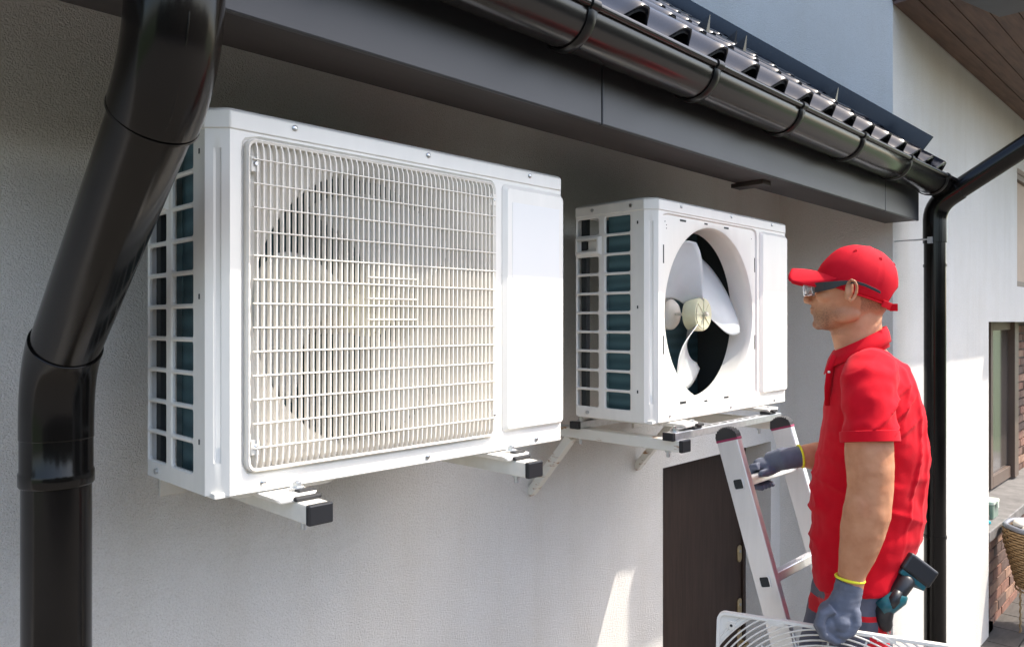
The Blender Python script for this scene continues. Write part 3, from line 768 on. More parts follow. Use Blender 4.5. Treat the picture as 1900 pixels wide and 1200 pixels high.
for k in range(3): cl.ell((5.93+.05*k, 1.36-.02*k, .72), (.05, .035, .03), 12, 8)
cl = cl.build('rag', M['rubber'], None, smooth=True); prop(cl, 'crumpled dark rag on the ledge next to the wing wall', 'rag')
bk = thing('wicker_basket', (6.04, .97, .30), 'woven wicker basket with a thick grey rim, cut by the right edge', 'basket')
mb = MB(); nst = 40
def brad(z): return .15+.075*min(1, z/.30)
core = MB().loft([[((brad(z)-.006)*cos(2*pi*k/40), (brad(z)-.006)*sin(2*pi*k/40), z) for k in range(40)] for z in (0, .1, .2, .3, .40)], caps=True)
core.build('lining', mat('basket_gap', (.10, .06, .03), .9), bk, smooth=40)
for r_ in range(22):
    z = .012+.0175*r_; P_ = []
    for k in range(121):
        a = 2*pi*k/120; rr = brad(z)+.004+.005*cos(a*20+pi*(r_ % 2))
        P_.append((rr*cos(a), rr*sin(a), z))
    MB().tube(P_, .0072, 6, caps=False).build('cane', M['wicker'], bk, smooth=True)
P_ = [(.232*cos(2*pi*k/8+.39), .232*sin(2*pi*k/8+.39), .405) for k in range(9)]
P2 = []
for k in range(8):
    a, b = Vector(P_[k]), Vector(P_[k+1]); P2 += [a.lerp(b, .15), a.lerp(b, .5), a.lerp(b, .85)]
P2.append(P2[0])
MB().tube(P2, .017, 10, caps=False).build('rim', M['rimgrey'], bk, smooth=True)
cw = MB()
for k in range(7):
    a = 2*pi*k/7; cw.ell((.12*cos(a), .12*sin(a), .40+.01*(k % 3)), (.09, .06, .03), 12, 8)
cw = cw.build('cushion', M['clothwhite'], None, smooth=True); cw.location = (6.04, .97, .30); prop(cw, 'pale folded cloth heaped inside the wicker basket', 'cloth')
st = thing('basket_stand', (6.04, .97, 0), 'pale twisted wire stand holding the wicker basket', 'stand')
for k in range(4):
    a = pi/4+pi/2*k
    P_ = [(.165*cos(a)+.003*cos(q_*2.0), .165*sin(a)+.003*sin(q_*2.0), .306*q_/20) for q_ in range(21)]
    MB().tube(P_, .006, 8).build('leg', M['wicker'], st, smooth=True)
P_ = [(.165*cos(2*pi*k/32), .165*sin(2*pi*k/32), .29) for k in range(33)]
MB().tube(P_, .006, 8, caps=False).build('ring', M['wicker'], st, smooth=True)

# ------------------------------------------------------------------ ladder
ld = thing('ladder', (2.2, .80, 0), 'aluminium ladder with black toothed end caps leaning beside the open fan unit', 'ladder')
lo_ = parent_off(ld)
def lp(mb, name, m, **k):
    mb.v = [tuple(Vector(v)-lo_) for v in mb.v]; return mb.build(name, m, ld, **k)
slope = .305
def lad(s, z, e=0, n=0):      # centre line of the stile; e across the stile width, n along
    return W(s, 1.09-slope*(-.34-z), z)
dirL = Vector((0, slope, 1)).normalized(); crs = Vector((0, 1, -slope)).normalized()
for s_ in (2.02, 2.375):
    a = lad(s_, -.345); b = lad(s_, -CZ+.02); c = (a+b)/2; h = (a-b).length/2
    lp(MB().obox(c, (1, 0, 0), crs, dirL, .0125, .034, h), 'stile', M['alu'], bevel=.003)
    sg = 1 if s_ < 2.2 else -1
    lp(MB().obox(c+Vector((sg*.0135, 0, 0)), (1, 0, 0), crs, dirL, .0008, .031, h-.01), 'stile_web', M['alu'])
    lp(MB().obox(a+dirL*.001, (1, 0, 0), crs, dirL, .0135, .0352, .0035), 'cap_strip', M['magenta'], bevel=.001)
    mb = MB(); pts = []
    nn = 30
    prf = []
    for i in range(nn+1):
        q_ = i/nn; x = -.034+.068*q_; zz = .006+.030*sqrt(max(0, 1-(2*q_-1)**2*.92))+(.0032 if i % 3 == 1 else -.001)
        prf.append((x, zz))
    prf = [(-.034, .004)]+prf+[(.034, .004)]
    mb.loft([[a+Vector((sx_, 0, 0))+crs*p[0]+dirL*p[1] for p in prf] for sx_ in (-.014, .014)])
    lp(mb, 'end_cap', M['rubber'])
    lp(MB().obox(b-Vector((0, 0, .004)), (1, 0, 0), (0, 1, 0), (0, 0, 1), .016, .04, .015), 'rubber_foot', M['rubber'], bevel=.003)
for k in range(6):
    z = -.466-.262*k; a = lad(2.004, z); b = lad(2.391, z)
    c = (a+b)/2
    lp(MB().obox(c, (1, 0, 0), crs, dirL, .183, .016, .013), 'rung', M['alu'], bevel=.003)
    mb = MB()
    for q_ in range(5): mb.obox(c+crs*(-.012+.006*q_)+dirL*.0135, (1, 0, 0), crs, dirL, .17, .0012, .001)
    lp(mb, 'rung_ribs', M['alu'])
    p = rrect(-.0135, .0135, -.0135, .0135, .004, 3); p2 = rrect(-.0175, .0175, -.0175, .0175, .007, 3)
    mb = MB(); ctr = lad(2.02-.0128, z)
    mb.loft([[ctr+crs*q_[0]+dirL*q_[1]+Vector((.0, 0, 0)) for q_ in p2], [ctr+crs*q_[0]*.97+dirL*q_[1]*.97+Vector((-.0022, 0, 0)) for q_ in p2], [ctr+crs*q_[0]+dirL*q_[1]+Vector((-.0020, 0, 0)) for q_ in p], [ctr+crs*q_[0]+dirL*q_[1]+Vector((.0005, 0, 0)) for q_ in p]], caps=False)
    lp(mb, 'rung_collar', M['alu'], smooth=30)
    mb = MB(); mb.add([ctr+crs*q_[0]+dirL*q_[1]+Vector((-.0004, 0, 0)) for q_ in p], [tuple(range(len(p)))])
    lp(mb, 'rung_socket', M['dark'])

# ------------------------------------------------------------------ person
YAW = -radians(45.64); T0 = 2.1
FEET = -1.588
Rv = Vector((cos(YAW), sin(YAW), 0)); Fv = Vector((-sin(YAW), cos(YAW), 0))
base = Rv*.975+Fv*T0
person = thing('person', (base.x, base.y, CZ+FEET), 'man in red polo shirt and red cap, one gloved hand on the ladder', 'person', rz=YAW)
def q(px, py, v=0.0):          # photo measurement at depth v behind the man's axis -> man's own frame
    t = T0+v; return Vector(((px-950)*t/1400-.975, v, (597-py)*t/1400-FEET))
PS = radians(20)
def axes(ps): return Vector((-cos(ps), sin(ps), 0)), Vector((-sin(ps), -cos(ps), 0))
fT, lT = axes(PS)
def remesh(mb, name, vox, mats, smooth_it=6, fac=.5, disp=None, post=None, parent=person):
    me = mb.mesh(name+'_src', mats); ob = bpy.data.objects.new('tmp', me); col.objects.link(ob)
    md = ob.modifiers.new('r', 'REMESH'); md.mode = 'VOXEL'; md.voxel_size = vox
    if smooth_it:
        ms = ob.modifiers.new('s', 'SMOOTH'); ms.iterations = smooth_it; ms.factor = fac
    dg = bpy.context.evaluated_depsgraph_get(); ev = ob.evaluated_get(dg)
    m2 = bpy.data.meshes.new_from_object(ev); m2.name = name
    bpy.data.objects.remove(ob); bpy.data.meshes.remove(me)
    m2.materials.clear()
    for m_ in (mats if isinstance(mats, (list, tuple)) else [mats]): m2.materials.append(m_)
    if disp:
        ns = [v.normal.copy() for v in m2.vertices]
        for v, n_ in zip(m2.vertices, ns): v.co += n_*disp(v.co, n_)
    for p in m2.polygons: p.use_smooth = True
    if post: post(m2)
    o = bpy.data.objects.new(name, m2); col.objects.link(o); o.parent = parent
    return o
def ering(c, a, b, ax=fT, bx_=lT, n=40, e=2.3, shear=0):
    r = []
    for k in range(n):
        th = 2*pi*k/n; ca, sa = cos(th), sin(th)
        x = a*math.copysign(abs(ca)**(2/e), ca); y = b*math.copysign(abs(sa)**(2/e), sa)
        r.append(Vector(c)+ax*x+bx_*y+Vector((0, 0, shear*x)))
    return r
# --- shirt
SH = [(652, 1562, 1642, .085, 0), (664, 1548, 1662, .125, 0), (680, 1538, 1684, .165, 0), (705, 1529, 1700, .188, 0), (740, 1524, 1711, .197, 0), (790, 1519, 1716, .192, 0),
      (840, 1511, 1717, .182, 0), (880, 1504, 1715, .176, 0), (930, 1499, 1711, .172, 0), (980, 1499, 1702, .172, 0), (1025, 1500, 1689, .172, .0), (1055, 1499, 1682, .174, -.10), (1074, 1500, 1676, .175, -.15)]
mb = MB(); rings = []
for y_, f_, b_, hw, sh in SH:
    e_ = (b_-f_)/2*.0015*(.93 if y_ > 700 else .97); hw *= .94; a_ = sqrt(max(1e-4, e_*e_-(hw*sin(PS))**2))/cos(PS)
    rings.append(ering(q((f_+b_)/2+(2 if y_ > 800 else 0), y_), a_, hw, shear=sh, e=2.1))
mb.loft(rings)
near = [q(1618, 690, -.13), q(1612, 715, -.165), q(1611, 755, -.195), q(1612, 795, -.210), q(1614, 816, -.215)]
def arm_tube(mb, pts, rs, n=28, tilt=0, squash=1.0): mb.tube(pts, rs, n, squash=squash)
mb.tube([q(1622, 684, -.09)]+near, [.060, .066, .070, .067, .0655, .0665], 32)
far = [q(1625, 700, .10), q(1610, 730, .17), q(1575, 780, .20), q(1560, 810, .20)]
mb.tube(far, [.06, .066, .064, .062], 24)
def ridge(x): return 1-abs(((x) % 2)-1)
def shirt_disp(p, n_):
    P = p-Vector((0, 0, -FEET))
    d = 0.0
    # pixel-like coords
    X = P.x/.0015; Z = P.z/.0015
    t_ = noise.noise(Vector((P.x*5, P.y*5, P.z*3)))
    # loose folds dropping diagonally from the shoulder and bunching at the waist
    d += .0055*noise.noise(Vector((P.x*9+P.z*7, P.y*7, P.z*9-P.x*4)))
    wst = math.exp(-((P.z+.50)/.15)**2)
    fr = max(0, min(1, (.08-P.x)/.16))
    def rid(a_): return (1-2*abs(a_))**3-.35
    d += wst*(.4+.6*fr)*.011*rid(noise.noise(Vector((P.x*5, P.y*4+3, P.z*15+P.x*6))))
    slv = math.exp(-((P.z+.20)/.10)**2)*max(0, min(1, (-P.y-.1)/.08))
    d += slv*.010*rid(noise.noise(Vector((P.x*4+7, P.y*4, P.z*17-P.x*12))))
    bk_ = math.exp(-((P.z+.34)/.25)**2)*max(0, min(1, P.x/.06))
    d += bk_*.008*rid(noise.noise(Vector((P.x*17-P.z*3, P.y*9, P.z*2.5))))
    d += .0026*noise.noise(P*34)
    # vertical drape under the chest
    return d
shirt = remesh(mb, 'polo_shirt', .0055, M['shirt'], 5, .5, shirt_disp)
# sleeve hem band and shirt hem band
c0 = near[-1]; dn = (near[-1]-near[-2]).normalized()
mb = MB(); mb.tube([c0-dn*.022, c0-dn*.021, c0+dn*.004, c0+dn*.005], [.0672, .0692, .0697, .0655], 48)
mb.build('sleeve_hem', M['shirt'], person, smooth=50)
# collar
mb = MB()
def cring(cy_px, rx, ry, tilt, cx_px=1597, n=48, droop=0.0):
    c = q(cx_px, cy_px); r = []
    for k in range(n):
        th = 2*pi*k/n; p = c+fT*(rx*cos(th))+lT*(ry*sin(th)); p.z += -tilt*rx*cos(th)-droop*max(0, cos(th))**6
        r.append(p)
    return r
mb.loft([cring(664, .074, .090, .46, 1595), cring(642, .066, .072, .52, 1594), cring(630, .064, .069, .52, 1594), cring(628, .068, .073, .52, 1594), cring(641, .078, .086, .50, 1592), cring(657, .086, .102, .44, 1590, droop=.020)], caps=False)
mb.build('collar', M['shirt'], person, smooth=50, solid=.0018)
# placket with button
a = q(1531, 672, -.02); b = q(1522, 735, -.03)
MB().tube([q(1549, 660, -.03), q(1541, 682, -.035), q(1536, 720, -.035), q(1535, 752, -.035)], [.010, .013, .012, .009], 10, squash=.4).build('placket', M['shirt'], person, smooth=True)
bt = q(1538, 690, -.05); MB().ell(bt, (.004, .003, .004), 10, 6).build('button', M['clothwhite'], person, smooth=True)

# --- trousers
mb = MB(); rings = []
for y_, f_, b_, hw in ((1040, 1530, 1660, .135), (1085, 1516, 1660, .145), (1120, 1512, 1656, .150), (1160, 1525, 1645, .140)):
    e_ = (b_-f_)/2*.0014; a_ = sqrt(max(1e-4, e_*e_-(hw*sin(PS))**2))/cos(PS)
    rings.append(ering(q((f_+b_)/2, y_), a_, hw))
mb.loft(rings)
nl = [q(1592, 1085, -.07), q(1586, 1180, -.075), q(1575, 1330, -.07), q(1600, 1500, -.06), q(1605, 1610, -.06)]
fl = [q(1568, 1085, .085), q(1545, 1180, .09), q(1515, 1330, .09), q(1560, 1500, .09), q(1570, 1610, .09)]
mb.tube(nl, [.087, .084, .072, .062, .055], 28); mb.tube(fl, [.087, .086, .072, .062, .055], 28)
def pant_disp(p, n_):
    P = p-Vector((0, 0, -FEET)); return .005*noise.noise(Vector((P.x*14+P.z*8, P.y*10, P.z*16)))+.003*noise.noise(P*32)
def pant_post(me):
    for pl_ in me.polygons:
        c = pl_.center; t = T0+c.y; px_ = 950+(c.x+.975)*1400/t; py_ = 597-(c.z+FEET)*1400/t
        red = (1500 < px_ < 1535 and abs(py_-(1112+(px_-1500)*.55)) < 16) or (px_ < 1560 and 1092 < py_ < 1100+ (px_-1520)*1.2 and px_ > 1530) or (px_ > 1630 and py_ > 1150) or (1580 < px_ < 1640 and 1143 < py_ < 1152)
        red = red or (px_ > 1612 and py_ > 1175)
        pl_.material_index = 1 if red else 0
trousers = remesh(mb, 'work_trousers', .007, [M['pants'], M['pred']], 5, .5, pant_disp, pant_post)
for c_ in (nl[-1], fl[-1]):
    f0 = Vector((c_.x, c_.y, 0))
    mb = MB(); rings = []
    for u_, a_, h_ in ((-.085, .028, .05), (-.06, .036, .075), (0, .042, .10), (.06, .040, .07), (.12, .045, .05), (.17, .036, .035), (.185, .02, .022)):
        cc = f0+fT*u_; rings.append([cc+lT*(a_*cos(th))+Vector((0, 0, max(0, h_*sin(th)))) for th in [2*pi*k/20 for k in range(20)]])
    mb.loft(rings); mb.build('shoe', M['shoe'], person, smooth=True)

# --- body: head, neck, arms in one skin
HC = q(1577, 537); fH, lH = axes(radians(23)); UP = Vector((0, 0, 1))
# the head tips a little upwards
th_ = radians(-4)
def hpnt(p, l, z): return HC+fH*p+lH*l+UP*z
body = MB()
levels = [(.094, .0, -.045, .030), (.088, .02, -.062, .045), (.074, .045, -.080, .058), (.052, .066, -.092, .069), (.03, .084, -.098, .074), (.012, .095, -.103, .076), (.0, .097, -.104, .0755),
          (-.012, .094, -.102, .073), (-.03, .095, -.096, .070), (-.045, .096, -.085, .066), (-.058, .097, -.072, .063), (-.072, .096, -.055, .059), (-.086, .095, -.03, .052), (-.098, .091, -.01, .045), (-.108, .083, .01, .036), (-.114, .066, .02, .022)]
rings = []
for z, pf_, pb_, b_ in levels:
    cc = (pf_+pb_)/2; a_ = (pf_-pb_)/2
    rings.append(ering(hpnt(cc, 0, z), a_, b_, fH, lH, 40, 2.35))
body.loft(rings[::-1])
def hell(p, l, z, r, **k): body.ell(hpnt(p, l, z), r, 16, 10, axes=(fH, lH, UP))
hell(.083, 0, .010, (.015, .045, .010))                # brow
body.tube([hpnt(.090, 0, .004), hpnt(.104, 0, -.014), hpnt(.112, 0, -.027), hpnt(.109, 0, -.036)], [.007, .0085, .0105, .008], 12)
hell(.109, 0, -.031, (.0115, .011, .009)); hell(.100, .011, -.035, (.011, .007, .007)); hell(.100, -.011, -.035, (.011, .007, .007))
hell(.0965, 0, -.0525, (.0085, .021, .0055)); hell(.0955, 0, -.0635, (.008, .018, .006))   # lips
hell(.079, 0, -.096, (.019, .021, .017))               # chin
for sg in (1, -1):
    hell(.062, sg*.047, -.020, (.026, .020, .018))     # cheekbones
    hell(.010, sg*.057, -.070, (.035, .012, .024))     # jaw angle
    # ear
    body.ell(hpnt(.004, sg*.086, -.008), (.0115, .009, .027), 14, 10, axes=((fH*.97+UP*.2).normalized(), lH, (UP*.97-fH*.2).normalized()))
    ep = [(.006, -.012), (.010, .006), (.004, .022), (-.009, .030), (-.022, .024), (-.028, .008), (-.025, -.008), (-.017, -.022), (-.006, -.031), (.001, -.026)]
    body.tube([hpnt(.004+x_*.68, sg*.0965+(-.004 if x_ > 0 else .003)*sg, -.006+z_*.95) for x_, z_ in ep], [.0035, .004, .0045, .0048, .0048, .0046, .0044, .005, .0062, .004], 10)
    body.ell(hpnt(.012, sg*.093, -.010), (.003, .004, .006), 8, 6, axes=(fH, lH, UP))
body.tube([q(1596, 552), q(1593, 600), q(1594, 632), q(1600, 665), q(1604, 700)], [.058, .058, .060, .068, .075], 32)
body.tube([hpnt(.02, 0, -.095), q(1580, 640), q(1585, 660)], [.035, .045, .05], 20)
body.ell(hpnt(-.055, 0, -.035), (.042, .052, .045), 20, 12, axes=(fH, lH, UP))
# hidden trunk, shoulders
tr = []
for y_, f_, b_, hw in ((660, 1575, 1635, .08), (690, 1560, 1670, .14), (740, 1550, 1690, .165), (850, 1535, 1695, .15), (980, 1530, 1680, .145), (1080, 1530, 1660, .15)):
    e_ = (b_-f_)/2*.0015; a_ = sqrt(max(1e-3, e_*e_-(hw*sin(PS))**2))/cos(PS); tr.append(ering(q((f_+b_)/2, y_), a_*.9, hw))
body.loft(tr)
body.tube([q(1620, 700, -.10), q(1612, 720, -.165), q(1612, 780, -.20), q(1612, 835, -.214), q(1614, 870, -.218), q(1615, 905, -.220), q(1612, 925, -.220), q(1608, 950, -.218), q(1600, 985, -.214), q(1590, 1030, -.206), q(1581, 1062, -.20), q(1577, 1090, -.195)],
          [.05, .054, .0545, .0565, .0560, .0530, .0530, .0550, .0525, .0425, .0325, .030], 32)
body.ell(q(1638, 908, -.215), (.024, .026, .026)); body.ell(q(1600, 948, -.235), (.034, .034, .060))        # elbow
body.tube([q(1625, 700, .10), q(1610, 740, .17), q(1580, 820, .20), q(1568, 856, .19), q(1545, 856, .17), q(1515, 846, .16), q(1492, 846, .155), q(1478, 848, .155)],
          [.05, .054, .050, .046, .048, .043, .034, .030], 24)
def hair_post(me):
    at = me.attributes.new('hair', 'FLOAT', 'POINT')
    for i, v in enumerate(me.vertices):
        d = v.co-HC; p = d.dot(fH); l = abs(d.dot(lH)); z = d.z; h = 0
        # beard: chin and jaw
        if z < -.035 and z > -.125 and p > -.005:
            jaw = max(0, min(1, (-.035-z)/.03))*max(0, min(1, (p-.0)/.06)); h = .75*jaw
            if z < -.07 and p > .055: h = max(h, .95)
        if p > .085 and -.072 < z < -.042: h = max(h, .35)
        # sideburn and short hair under the cap
        line = -.052+.0*p
        if z > -.075 and p < -.025: h = max(h, .8*max(0, min(1, (z+.072)/.022)))
        if -.03 < p < .03 and z > -.005: h = max(h, .6*max(0, min(1, (z+.005)/.015)))
        if abs(z-.014) < .006 and p > .06 and .012 < l < .05: h = .8
        at.data[i].value = h
skin = remesh(body, 'body', .0036, M['skin'], 3, .5,
              lambda p, n_: .0008*noise.noise(p*60)+(.0012*noise.noise(p*22)), hair_post)

# --- cap
tl = radians(-21)
pole = (UP*cos(tl)+fH*sin(tl)).normalized(); fC = (fH*cos(tl)-UP*sin(tl)).normalized()
CC = q(1586, 531)
ra, rb, rc = .106, .088, .113
def cappt(phi, el, k=1.0):
    ce = cos(el)**.85; se = sin(el)
    seam = 1-.012*max(0, 1-abs(((phi/(pi/3)) % 1)-.0)*18)-.010*max(0, 1-abs(((phi/(pi/3)) % 1)-1)*18)
    wv = 1+.012*noise.noise(Vector((cos(phi)*2.2, sin(phi)*2.2, el*3)))
    return CC+(fC*(ra*cos(phi)*ce)+lH*(rb*sin(phi)*ce)+pole*(rc*se))*seam*wv*k
mb = MB(); NP = 96; NE = 18; rings = []
for i in range(NE+1):
    row = []
    for k in range(NP):
        phi = 2*pi*k/NP; dphi = abs(((phi-pi+pi) % (2*pi))-pi)      # 0 at the back opening
        back = abs(phi-pi)
        lo = radians(-12)
        if back < .52: lo = radians(-12)+radians(30)*sqrt(max(0, 1-(back/.52)**2))
        el = lo+(radians(90)-lo)*(i/NE)
        row.append(cappt(phi, min(el, radians(89.5))))
    rings.append(row)
mb.loft(rings, caps=False)
mb.add(rings[-1], [tuple(range(NP))])
cap = mb.build('cap', M['capred'], person, smooth=60, solid=.0025, flip=1)
# visor
mb = MB(); top_ = []
nu, nv = 22, 10; rows = []
for i in range(nu+1):
    ph = radians(-62)+radians(124)*i/nu; row = []
    bp_ = CC+(fC*(ra*.985*cos(ph))+lH*(rb*.985*sin(ph)))+pole*(-.005)
    for k in range(nv+1):
        v_ = k/nv; ext = (.068+.10*(1-cos(ph)))*sqrt(max(0, 1-(abs(ph)/radians(63))**9))
        p = bp_+(fC*.995+pole*-.10)*(ext*v_)+lH*(sin(ph)*.004*v_)
        p += pole*(-.034*min(1, (sin(ph)/sin(radians(50)))**2)*(.1+.9*v_**.6)-.008*v_*v_)+pole*.012
        row.append(p)
    rows.append(row)
mb.loft(rows, closed=False, caps=False)
mb.build('visor', M['capred'], cap, smooth=60, solid=.004)
MB().ell(cappt(0, radians(89)), (.008, .008, .005), 12, 8, axes=(fC, lH, pole)).build('cap_button', M['capred'], cap, smooth=True)
# eyelets
for ph in (62, 118, 178-0):
    a = cappt(radians(ph+0), radians(52), 1.001); nrm = (a-CC).normalized()
    u1 = nrm.cross(UP).normalized(); u2 = nrm.cross(u1)
    MB().tube([a+(u1*cos(2*pi*k/12)+u2*sin(2*pi*k/12))*.0035+nrm*.0012 for k in range(13)], .0011, 6, caps=False).build('eyelet', M['capred'], cap, smooth=True)
# strap
P_ = []
for k in range(25):
    ph = pi-.75+1.5*k/24; P_.append(cappt(ph, radians(-9), 1.012)-pole*.004)
sw = MB(); sw.loft([[p-pole*.009, p+pole*.009, p+pole*.009+(p-CC).normalized()*.003, p-pole*.009+(p-CC).normalized()*.003] for p in P_])
sw.build('strap', M['capred'], cap, bevel=.0008)
ph = pi-.28; a = cappt(ph, radians(-9), 1.03)-pole*.006
MB().obox(a+lH*.004-fH*.006, (-fH+lH*.3), UP, lH, .010, .010, .0018).build('strap_end', M['capred'], cap, bevel=.0008)
# edge piping along the rim
P_ = [cappt(2*pi*k/96, radians(-11.5), 1.004) for k in range(97) if abs(2*pi*k/96-pi) > .52]
P_ = P_[len(P_)//2:]+P_[:len(P_)//2]
MB().tube(P_, .0022, 8).build('rim_seam', M['capred'], cap, smooth=True)

# --- safety glasses
gl = MB(); rows = []
for i in range(9):
    a_ = radians(2+50*i/8); row = []
    for k in range(7):
        z = -.022+.040*k/6; bow = .003*(1-((k-3)/3)**2)
        row.append(hpnt((.120+bow)*cos(a_)**.6, .086*sin(a_), z+.004))
    rows.append(row)
gl.loft(rows, closed=False, caps=False)
glo = gl.build('safety_glasses', M['lens'], person, smooth=True, solid=.002)
gl2 = MB(); rows = []
for i in range(9):
    a_ = -radians(2+50*i/8); rows.append([hpnt(.120*cos(a_)**.6, .086*sin(a_), -.018+.040*k/6) for k in range(7)])
gl2.loft(rows, closed=False, caps=False); gl2.build('lens', M['lens'], glo, smooth=True, solid=.002)
for sg in (1, -1):
    st_ = [(hpnt(.090, sg*.068, .003), .0135), (hpnt(.068, sg*.079, .006), .012), (hpnt(.045, sg*.0845, .009), .010), (hpnt(.022, sg*.087, .014), .0065), (hpnt(.0, sg*.090, .016), .0045), (hpnt(-.018, sg*.091, .013), .0042), (hpnt(-.035, sg*.091, .007), .004), (hpnt(-.060, sg*.0905, -.006), .004), (hpnt(-.072, sg*.089, -.013), .0035)]
    mb = MB(); rr = []
    for p, h_ in st_: rr.append([p+UP*h_+lH*sg*.001, p+UP*h_+lH*sg*.004, p-UP*h_+lH*sg*.004, p-UP*h_+lH*sg*.001])
    mb.loft(rr); mb.build('temple', M['frame'], glo, bevel=.0008)
MB().tube([hpnt(.116, -.012, .006), hpnt(.119, 0, .008), hpnt(.116, .012, .006)], .003, 8).build('bridge', M['lens'], glo, smooth=True)

# --- gloves
def glove_disp(p, n_): return .0012*noise.noise(p*70)+.0016*sin(p.z*260+noise.noise(p*20)*3)*0
g = MB()
g.tube([q(1577, 1076, -.197), q(1573, 1100, -.195), q(1566, 1118, -.193), q(1556, 1138, -.19), q(1548, 1156, -.188)], [.033, .034, .037, .040, .034], 24)
g.ell(q(1546, 1140, -.185), (.036, .046, .036), 20, 12); g.ell(q(1552, 1164, -.188), (.034, .046, .026), 20, 12); g.ell(q(1538, 1158, -.208), (.020, .022, .026), 16, 10); g.ell(q(1560, 1154, -.212), (.027, .026, .030), 16, 10)
for i in range(4):
    v_ = -.222+.0235*i; dx = (0, -2, -2, 2)[i]
    pts = [q(1545+dx, 1128, v_), q(1526+dx, 1140, v_), q(1520+dx, 1158+i, v_), q(1530+dx, 1177+i, v_+.001), q(1549+dx, 1188-i, v_+.002), q(1563+dx, 1184-i, v_+.002)]
    g.tube(pts, [.014, .0125, .0118, .0112, .0105, .009], 12); g.ell(pts[-1], (.0092,)*3, 10, 8)
pts = [q(1575, 1120, -.205), q(1587, 1138, -.220), q(1589, 1156, -.226), q(1578, 1172, -.228), q(1566, 1179, -.226)]
g.tube(pts, [.018, .0150, .0130, .0118, .0098], 14); g.ell(pts[-1], (.0098,)*3, 10, 8)
remesh(g, 'glove', .0030, M['glove'], 3, .5, lambda p, n_: .0016*noise.noise(p*45)+.0012*noise.noise(Vector((p.x*20, p.y*20, p.z*110)))*max(0, min(1, (p.z+FEET+.84)/.05)))
MB().tube([q(1577, 1072, -.197)+Vector((.033*cos(a_), .033*sin(a_), -.004*cos(a_)-.0)) for a_ in [2*pi*k/32 for k in range(33)]], .0035, 8, caps=False).build('glove_cuff', M['yellow'], person, smooth=True)
# far hand over the upper rung
def wl(v): # world -> man's frame
    d = Vector(v)-Vector((base.x, base.y, CZ+FEET)); return Vector((d.dot(Rv), d.dot(Fv), d.z))
rp = lambda s_: wl(lad(s_, -.466))
ru = (rp(2.3)-rp(2.1)).normalized()
g = MB()
cR = rp(2.175)
wr = q(1480, 848, .155)
g.tube([q(1486, 846, .155), q(1470, 849, .155), q(1455, 850, .158), cR+Vector((.012, 0, .040))], [.031, .032, .034, .030], 20)
g.ell(cR+Vector((.004, .0, .036)), (.040, .036, .020), 20, 12)
nrm_out = ru.cross(UP).normalized()
# fingers go over the rung (away side) and curl below
sd = Vector((-ru.y, ru.x, 0)).normalized()
if sd.x > 0: sd = -sd
for i in range(4):
    o_ = cR+ru*(-.040+.0235*i)
    pts = [o_+Vector((0, 0, .034)), o_+sd*.020+Vector((0, 0, .028)), o_+sd*.031+Vector((0, 0, .008)), o_+sd*.028+Vector((0, 0, -.016)), o_+sd*.010+Vector((0, 0, -.029)), o_-sd*.008+Vector((0, 0, -.029))]
    g.tube(pts, [.0125, .012, .0115, .011, .0105, .009], 12); g.ell(pts[-1], (.0092,)*3, 10, 8)
pts = [cR+Vector((.035, -.010, .030)), cR-ru*.020-sd*.022+Vector((0, 0, .020)), cR-ru*.040-sd*.022+Vector((0, 0, .016)), cR-ru*.060-sd*.018+Vector((0, 0, .018))]
g.tube(pts, [.017, .014, .0125, .0105], 14); g.ell(pts[-1], (.0105,)*3, 10, 8)
remesh(g, 'glove', .0030, M['glove'], 3, .5, lambda p, n_: .0016*noise.noise(p*45))
cwv = (q(1486, 846, .155)-q(1455, 850, .158)).normalized()
u1 = cwv.cross(UP).normalized(); u2 = cwv.cross(u1)
MB().tube([q(1485, 846, .155)+(u1*cos(a_)+u2*sin(a_))*.0325 for a_ in [2*pi*k/28 for k in range(29)]], .0035, 8, caps=False).build('glove_cuff', M['yellow'], person, smooth=True)

# --- cordless drill hanging at the belt
drl = thing('cordless_drill', (base.x, base.y, CZ+FEET), 'black and teal cordless drill hanging upside down from the back of the belt', 'drill', rz=YAW)
bc = q(1697, 1054, -.13)
ax1 = Vector((.80, -.15, -.62)).normalized(); ax2 = Vector((.62, .1, .78)).normalized(); ax2 = (ax2-ax1*ax2.dot(ax1)).normalized(); ax3 = ax1.cross(ax2)
MB().obox(bc, ax1, ax2, ax3, .042, .025, .034).build('battery', M['blackplastic'], drl, bevel=.007, seg=3)
MB().obox(bc-ax2*.031, ax1, ax2, ax3, .036, .007, .030).build('battery_base', M['teal'], drl, bevel=.003)
MB().obox(bc+ax1*.0422-ax2*.004+ax3*.0, ax3, ax2, ax1, .013, .010, .0006).build('battery_label', M['clothwhite'], drl)
MB().obox(bc+ax2*.0255-ax1*.004, ax3, ax1, ax2, .022, .026, .0007).build('battery_sticker', mat('grey_sticker', (.25, .26, .27), .35), drl)
for k in range(4):
    c_ = bc+ax1*.0423+ax2*.014+ax3*(-.022+.0145*k)
    MB().tube([c_-ax1*.001, c_+ax1*.0006], .0028, 8).build('screw_hole', M['steel'], drl)
hd = [bc-ax2*.030-ax1*.012, q(1680, 1078, -0.155), q(1664, 1100, -0.155), q(1655, 1118, -0.155)]
MB().tube(hd, [.021, .019, .018, .020], 18, squash=1.2).build('grip', M['blackplastic'], drl, smooth=True)
MB().tube([q(1668, 1095, -0.167), q(1659, 1112, -0.168), q(1652, 1125, -0.168)], [.010, .015, .012], 14).build('trigger', M['blackplastic'], drl, smooth=True)
MB().tube([q(1676, 1100, -0.155), q(1668, 1105, -0.155), q(1645, 1122, -0.155), q(1632, 1130, -0.155)], [.016, .024, .025, .021], 22).build('housing', M['teal'], drl, smooth=True)
